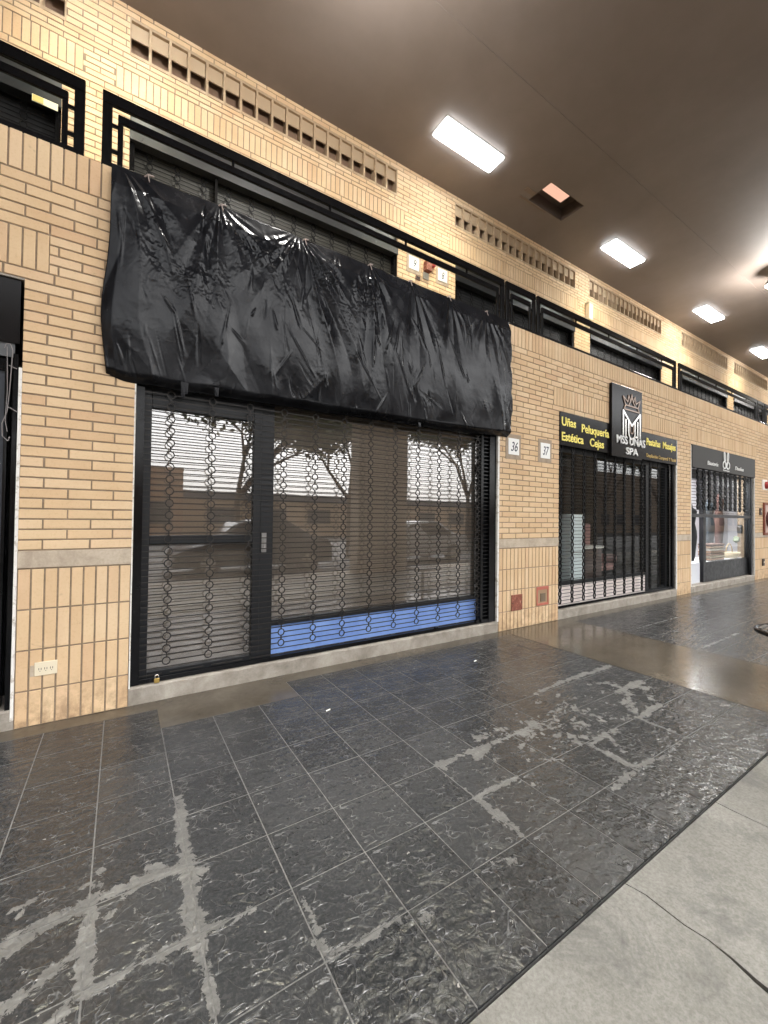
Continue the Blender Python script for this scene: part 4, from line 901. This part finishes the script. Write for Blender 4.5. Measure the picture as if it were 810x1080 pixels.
# ------------------------------------------------------------------ street side (seen in the glass)
ar = thing('arcade_front', 'brick street side of the arcade with wide pillars and spandrel', 'arcade wall', (0, -5.4, 0))
mb = MB()
for a_, b_ in ((-9, -7.9), (-4.6, -3.4), (5.0, 6.5), (14.3, 15.7), (23.5, 25)): 
    p = MB(); p.box(a_, b_, -5.62, -5.2, 0, 3.9); p.build('pillar', simple('pillar_brick', (.50, .42, .33), .8), ar, bevel=.01)
p = MB(); p.box(-14, 34, -5.62, -5.2, 3.9, 4.9); p.build('spandrel', simple('spandrel_brick', (.40, .29, .17), .8), ar)
p = MB(); p.box(-14, -8, -5.2, 2, 0, 7.1)
p.build('end_block', simple('end_brick', (.40, .29, .17), .8), ar)
def building(x0, x1, y, h, col, label, roof=None):
    t = thing('building', label, 'building', ((x0+x1)/2, y, 0))
    p = MB(); p.box(x0, x1, y-8, y, -.1, h); p.build('wall', simple('render_'+label[:6], col, .85), t)
    if roof: p = MB(); p.box(x0-.2, x1+.2, y-8.2, y+.25, h, h+.5); p.build('roof', simple('roof_'+label[:6], roof, .6), t)
    for x in np.arange(x0+1.5, x1-2, 3.6):
        q = MB(); q.box(x, x+1.9, y-.05, y+.04, .9, min(h-.6, 2.3)); q.build('window', simple('dark_pane', (.03, .035, .04), .15), t)
building(-8, 3.2, -24.5, 4.4, (.42, .25, .15), 'plain brown brick block across the street')
building(3.4, 40, -26, 2.6, (.50, .36, .24), 'low tan shop row across the street with slate roof', (.07, .08, .10))
def car(x, y, L, col, label):
    t = thing('parked_car', label, 'car', (x, y, -.14), 'cars parked along the kerb')
    pr = [(-.5, .25), (-.49, .62), (-.40, .78), (-.27, .88), (-.13, 1.38), (.0, 1.47), (.18, 1.45), (.36, 1.02), (.47, .95), (.5, .70), (.5, .28)]
    p = MB(); n = len(pr)
    for yy, k in ((-.86, .93), (-.80, 1), (.80, 1), (.86, .93)):
        for a, z in pr:
            tuck = .16 if z > 1.0 else 0
            p.v.append((x+a*L*(1 if k == 1 else .985), y+(yy-math.copysign(tuck, yy)), -.14+z*(1 if k == 1 else .97)))
    for s_ in range(3):
        for i in range(n-1): p.f.append((s_*n+i, s_*n+i+1, (s_+1)*n+i+1, (s_+1)*n+i)); p.a.append(.5)
        p.f.append((s_*n+n-1, s_*n, (s_+1)*n, (s_+1)*n+n-1)); p.a.append(.5)
    p.f += [tuple(range(n)), tuple(3*n+i for i in reversed(range(n)))]; p.a += [.5, .5]
    p.build('body', mat('car_paint_'+label[:5], col, .22, spec=.6), t)
    GL = simple('car_glass', (.02, .022, .025), .08)
    for sy in (-1, 1):
        q = MB(); yy = y+sy*.715; q.quad([(x-.25*L, yy+sy*.10, .80), (x+.30*L, yy+sy*.10, .84), (x+.17*L, yy+sy*.0, 1.26), (x-.11*L, yy+sy*.0, 1.22)]); q.build('side_window', GL, t)
    q = MB(); q.quad([(x-.262*L, y-.66, .80), (x-.262*L, y+.66, .80), (x-.14*L, y+.60, 1.24), (x-.14*L, y-.60, 1.24)]); q.build('windscreen', GL, t)
    for sx in (-.31, .31):
        for sy in (-1, 1):
            q = MB(); q.bar((x+sx*L, y+sy*.66, .18), (x+sx*L, y+sy*.89, .18), .32, 20); wh = q.build('wheel', simple('tyre', (.02, .02, .02), .8), t)
            q = MB(); q.bar((x+sx*L, y+sy*.88, .18), (x+sx*L, y+sy*.90, .18), .19, 12); q.build('rim', CHROME, wh)
car(3.2, -8.2, 4.3, (.03, .03, .035), 'dark grey car parked at the kerb before the arcade')
car(9.0, -8.4, 4.3, (.55, .56, .57), 'silver car parked at the kerb before the arcade')
car(-2.4, -8.3, 4.2, (.6, .6, .6), 'white car parked at the kerb before the arcade')
def tree(x, y, h, seed, label):
    rs = random.Random(seed); t = thing('street_tree', label, 'tree', (x, y, -.14), 'street trees by the kerb')
    p = MB(); ends = []
    def br(a, d, l, r, lv):
        b_ = a+d*l; p.bar(a, b_, r, 7, r*.7)
        if lv == 0: ends.append(b_); return
        for k in range(3 if lv > 1 else 2):
            nd = (d+Vector((rs.uniform(-1, 1), rs.uniform(-1, 1), rs.uniform(-.15, .5)))*.75).normalized(); br(b_, nd, l*.68, r*.62, lv-1)
    br(Vector((x, y, -.14)), Vector((0, 0, 1)), h*.42, .13, 4); p.build('trunk', BARK, t)
    q = MB()
    for e_ in ends:
        for k in range(95):
            c_ = e_+Vector((rs.gauss(0, .42), rs.gauss(0, .42), rs.gauss(0, .28))); u = Vector((rs.uniform(-1, 1), rs.uniform(-1, 1), rs.uniform(-1, 1))).normalized()*.10; v_ = u.orthogonal()*.6
            q.quad([c_-u, c_+v_*.8, c_+u, c_-v_*.8])
    q.build('crown', LEAF, t)
tree(3.35, -10.8, 5.2, 2, 'leafy street tree behind the dark grey car')
tree(7.6, -10.6, 5.4, 5, 'leafy street tree behind the silver car')
tree(14.0, -10.6, 6.0, 9, 'leafy street tree farther along the kerb')
tree(20.0, -10.8, 6.4, 21, 'broad street tree added opposite the spa to darken its glass')  # this and the next two trees are added to darken the spa reflections
tree(27.0, -11.2, 6.6, 33, 'tall tree added toward the far end to darken the glass')
tree(34.0, -11, 6.6, 35, 'last tree added at the far end to darken the glass')
building(40.5, 95, -24, 7.5, (.33, .24, .17), 'long darker block at the far end of the street')  # added block that keeps bright sky out of the window reflections
tree(-3, -12, 5.5, 12, 'leafy street tree behind the white car')
